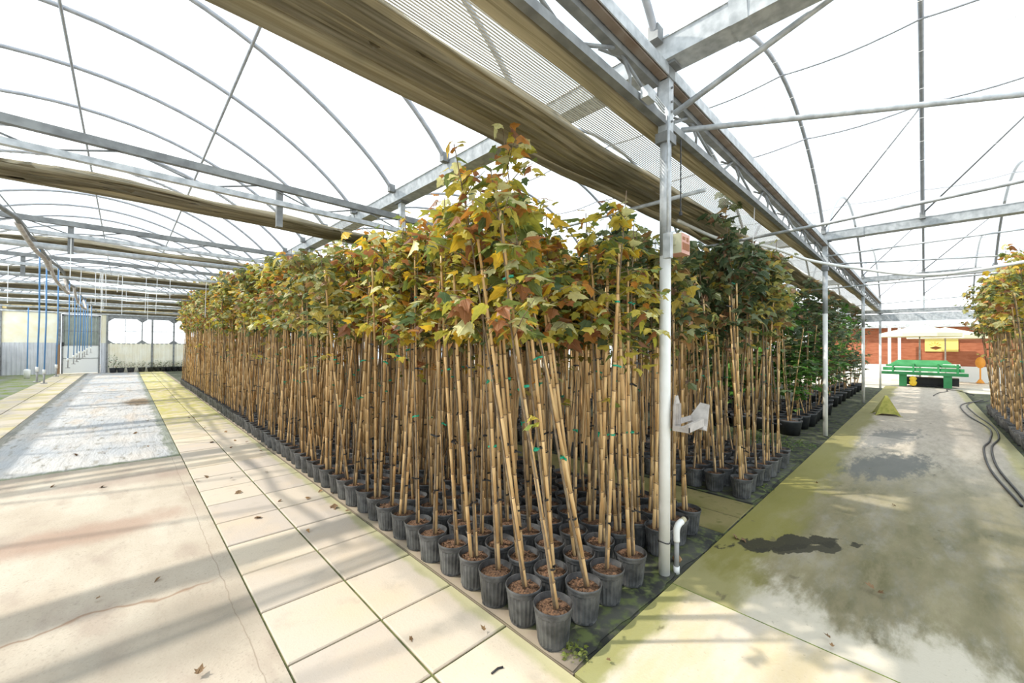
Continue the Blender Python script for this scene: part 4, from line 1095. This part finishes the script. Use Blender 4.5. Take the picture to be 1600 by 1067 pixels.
t = empty('motor_bracket', (2.35, 1.255, 3.19)); MB().box((-.03, -.06, -.02), (.07, -.01, .05)).build('box', 'galv', t)
b = MB()
for q in range(3): b.tube([(.07, -.05, .0 + q * .02), (.24, -.04, -.01 + q * .02)], .005, 6)
b.build('rollers', 'galv', t, True); tag(t, 'small galvanised roller box on the truss left of the near post', 'bracket')
# bulb and stone rubbish by the post
o = MB().lathe([(0, 0), (.025, .005), (.035, .025), (.02, .045), (0, .05)], 10).build('dried_root_ball', 'dryleaf', smooth=True); o.location = (2.98, 1.29, .004); tag(o, 'dried brown root clump on the fabric by the near post', 'debris')

# ================================================================= aisle things
# pyramid marker
t = empty('pyramid_marker', (13.38, .66, 0), math.radians(12)); b = MB(); a = .23; h = .47
V = [(-a, -a, 0), (a, -a, 0), (a, a, 0), (-a, a, 0), (-.02, -.02, h), (.02, -.02, h), (.02, .02, h), (-.02, .02, h)]
base = []
b.add([(-a, -a, .0), (-a * .5, -a * .92, .05), (a * .5, -a * .92, .05), (a, -a, .0), (.02, -.02, h), (-.02, -.02, h)], [(0, 1, 2, 3, 4, 5)])
for q in range(1, 4):
    R_ = Matrix.Rotation(q * PI / 2, 3, 'Z'); VV = [tuple(R_ @ Vector(v)) for v in [(-a, -a, .0), (-a * .5, -a * .92, .05), (a * .5, -a * .92, .05), (a, -a, .0), (.02, -.02, h), (-.02, -.02, h)]]; b.add(VV, [(0, 1, 2, 3, 4, 5)])
b.add([(-.02, -.02, h), (.02, -.02, h), (.02, .02, h), (-.02, .02, h)], [(0, 1, 2, 3)])
o = b.build('marker_body', 'pyr', t); md = o.modifiers.new('s', 'SOLIDIFY'); md.thickness = .008
b = MB()
for sx in (-1, 1):
    for sy in (-1, 1): b.box((sx * a - .02, sy * a - .02, 0), (sx * a + .02, sy * a + .02, .012))
b.build('foot', 'pyr', t); tag(t, 'mossy yellow pyramid-shaped floor marker standing in the aisle', 'floor marker')
# hoses on the floor
def floor_hose(P, label, r=.013): pipe('floor_hose', [(p.x, p.y, r + .002) for p in catmull([(x, y, 0) for x, y in P], 8)], r, 'black', label, 'hose', 8)
floor_hose([(6.6, -.68), (6.77, -.674), (8.305, -.60), (10.0, -.66), (10.926, -.79), (12.6, -.90), (14.764, -.72), (17.0, -.70), (18.4, -.95), (19.2, -1.35)], 'black hose winding along the right side of the aisle')
floor_hose([(6.6, -.74), (7.2, -.72), (8.6, -.68), (10.2, -.76), (11.4, -.93), (13.0, -.98), (15.2, -.86), (17.6, -.86), (19.8, -1.3)], 'second black hose lying beside the first on the aisle floor')
floor_hose([(20.0, -.2), (21.5, -.35), (22.6, -.6), (23.5, -.6), (23.2, -.9), (21.5, -1.2)], 'black cable in loops on the floor in front of the green benches', .012)
# green stacked benches
t = empty('bench_stack', (24.9, 0, 0))
bx = MB
Y0, Y1 = -1.13, 1.33
b = MB(); b.box((-.45, Y0 - .1, .50), (-.10, Y1 + .1, .62)); b.build('front_plank', 'green', t)
b = MB(); b.box((-.15, Y0, .66), (.05, Y1, .80)); b.box((-.10, Y0 + .1, .84), (.05, Y1 - .1, .92)); b.build('seat_rail', 'green', t)
b = MB()
for q in range(5): b.tube([(.15 + .05 * q, Y0 + .25 + .05 * q, .90 + .045 * q), (.15 + .05 * q, Y1 - .2 - .06 * q, .90 + .045 * q)], .055, 8)
b.build('backrest_slats', 'green', t)
b = MB()
for yy in (-.95, -.4, .35, 1.0): b.box((-.2, yy - .03, .6), (.25, yy + .03, .98 if abs(yy) < 1 else .9))
b.build('cross_pieces', 'green', t)
for yy in (-.66, .67):
    o = MB().box((-.40, yy - .12, 0), (-.12, yy + .12, .5)).build('leg', 'green', t)
b = MB(); b.box((.2, -1.0, .05), (.8, .6, .38)); b.box((.1, -.6, .0), (.9, .3, .06)); b.build('dark_underframe', 'black', t)
b = MB(); b.box((.15, Y0 + .1, .86), (.5, Y0 + .6, .98)); b.build('white_wrap', 'white', t)
tag(t, 'stack of bright green garden benches across the end of the aisle', 'benches')
o = MB().box((0, 0, 0), (.1, .1, .1)); 
t = empty('yellow_valve', (24.55, .36, 0)); MB().lathe([(0, .02), (.10, .05), (.13, .18), (.09, .26), (.13, .34), (.08, .43), (0, .45)], 14).build('valve_body', 'yellow', t, True); MB().tube([(0, 0, -.02), (0, 0, .06)], .03, 8).build('stem', 'black', t, True)
tag(t, 'round yellow object on the floor under the green benches', 'valve')
# parasol
t = empty('parasol', (25.9, .16, 0))
MB().tube([(0, 0, 0), (0, 0, 2.72)], .03, 12).build('pole', 'old_plastic', t, True)
def canopy(R, z, h, R0=.0):
    b = MB(); n = 8; V = [(0, 0, z + h)]; F = []
    for q in range(n):
        a = 2 * PI * (q + .5) / n; V.append((R * math.cos(a), R * math.sin(a), z))
    for q in range(n):
        a = 2 * PI * (q + .5) / n; V.append((R * math.cos(a), R * math.sin(a), z - .16))
    for q in range(n): F.append((0, 1 + q, 1 + (q + 1) % n)); F.append((1 + q, n + 1 + q, n + 1 + (q + 1) % n, 1 + (q + 1) % n))
    return b.add(V, F)
M['umbrella'] = attr_mat('x', .8, .5) if False else M['umbrella']
o = canopy(1.38, 2.33, .40).build('canopy', 'umbrella', t); md = o.modifiers.new('s', 'SOLIDIFY'); md.thickness = .01
b = MB()
for q in range(8): a = 2 * PI * (q + .5) / 8; b.tube([(0, 0, 2.70), (1.33 * math.cos(a), 1.33 * math.sin(a), 2.31)], .012, 5)
b.build('ribs', 'old_plastic', t)
tag(t, 'large cream parasol open behind the green benches', 'parasol')
t = empty('parasol', (28.9, -.7, 0)); MB().tube([(0, 0, 0), (0, 0, 2.7)], .03, 10).build('pole', 'old_plastic', t, True)
o = canopy(1.45, 2.3, .40).build('canopy', 'umbrella', t); md = o.modifiers.new('s', 'SOLIDIFY'); md.thickness = .01
tag(t, 'second cream parasol partly behind the first, nearer the red wall', 'parasol')
# red wall
XR = 30.8
wall = MB(); wall.box((XR, -9, .75), (XR + .15, 4.6, 2.78)); o = wall.build('wall_right', 'red_wood'); struct(o)
b = MB(); z = .80
while z < 2.75: b.box((XR - .006, -9, z), (XR, 4.6, z + .085)); z += .09
struct(b.build('wall_right_cladding', 'red_wood'))
struct(MB().box((XR - .03, -9, -.03), (XR + .15, 4.6, .75)).build('wall_right_base', 'white'))
struct(MB().box((XR - .6, -9, 2.78), (XR + .2, 4.6, 2.95)).build('trim_10', 'galv'))
t = empty('wall_sign', (XR - .06, -.62, 1.50)); MB().box((0, -.58, 0), (.03, .62, .86)).build('board', 'sign_y', t)
b = MB(); b.add([(-.008, .42, .18), (-.008, .22, .30), (-.008, .02, .20), (-.008, .22, .08)], [(0, 1, 2, 3)]); b.box((-.008, .02, .17), (0, .42, .21)); b.build('emblem', 'brown', t)
b = MB()
for q in range(5): a = PI * (q + .5) / 5; b.tube([(-.006, .25 + .10 * math.cos(a), .30 + .10 * math.sin(a)), (-.006, .25 + .22 * math.cos(a), .30 + .22 * math.sin(a))], .012, 4)
b.build('sunburst', 'orange', t)
tag(t, 'yellow rectangular sign with a brown emblem on the red wall', 'sign')
t = empty('standing_fan', (29.5, -1.85, 0)); MB().tube([(0, 0, 0), (0, 0, 1.1)], .05, 8).build('stand', 'orange', t, True); MB().lathe([(0, 0), (.28, .0), (.10, .2), (0, .2)], 12).build('base', 'orange', t, True); MB().tube([(-.06, 0, 1.1), (.06, 0, 1.1)], .30, 16).build('head', 'orange', t, True)
t.scale = (.55, .55, .9)
tag(t, 'orange standing object before the red wall at its right end', 'stand')

# ================================================================= fallen leaves and litter
LM = []
for i in range(3):
    V, F = leaf_arrays([.5, -.4, .9][i], [.3, -.5, .1][i]); LM.append(mesh_only(MB().add(V, F), 'fallen_leaf', 'dryleaf'))
def ground(px, py):
    r = FW + RR * ((px - 800) / FPX) + UR * ((533.5 - py) / FPX); t = -CAM_H / r.z; return CP + r * t
spots = [(372, 770, 1.0), (402, 811, 1.0), (439, 783, .6), (416, 739, .5), (478, 781, .8), (518, 772, .5), (540, 802, .6), (525, 793, 1.3), (503, 768, .6), (480, 830, .5), (468, 838, .3), (332, 692, .9), (352, 675, .8), (361, 700, .7), (366, 689, .6), (384, 693, .7), (410, 708, .8), (404, 700, .5), (321, 668, .6), (295, 653, .6), (303, 655, .5), (360, 750, .5), (320, 746, .9), (305, 752, .6), (160, 762, .8), (118, 711, .8), (212, 677, .9), (160, 708, .7), (120, 712, .6), (232, 700, .5), (1148, 842, 1.1), (1160, 844, .7), (1395, 790, .6), (1297, 1002, .5), (1300, 1015, .4), (1365, 925, .9), (1372, 930, .7), (1276, 755, .6), (310, 1060, .7), (250, 905, .5), (85, 760, .7), (150, 940, .4), (948, 1035, .4), (757, 990, .5), (640, 1002, .5)]
rl = random.Random(4)
for (px_, py_, s) in spots:
    p = ground(px_, py_); o = bpy.data.objects.new('fallen_leaf', rl.choice(LM)); COL.objects.link(o)
    k = .065 * s * (1 + .03 * p.y); o.scale = (k, k, k); o.location = (p.x, p.y, .012 + .2 * k); o.rotation_euler = (rl.uniform(-.3, .3), rl.uniform(-.3, .3), rl.uniform(0, 6.28))
    reg = 'the pale concrete slab on the left' if p.x < .6 and p.y < 7.4 else 'the pale ground cloth on the left' if p.x < .6 else 'the paver walkway, %s' % ('near the camera' if p.y < 3.3 else 'halfway along' if p.y < 6 else 'farther along') if p.x < 1.61 else 'the front aisle slab' if p.x < 2.7 else 'the mossy aisle slab'
    tag(o, 'small dry brown leaf lying on ' + reg, 'leaf', 'dry leaves on ' + reg)
p = ground(536, 793)
p1, p2, p3 = ground(768, 1054), ground(778, 1046), ground(786, 1044)
pipe('hose_scrap', [(p1.x, p1.y, .006), (p2.x, p2.y, .006), (p3.x, p3.y, .006)], .005, 'black', 'short curved black hose scrap on the pavers at the bottom', 'debris', 6)
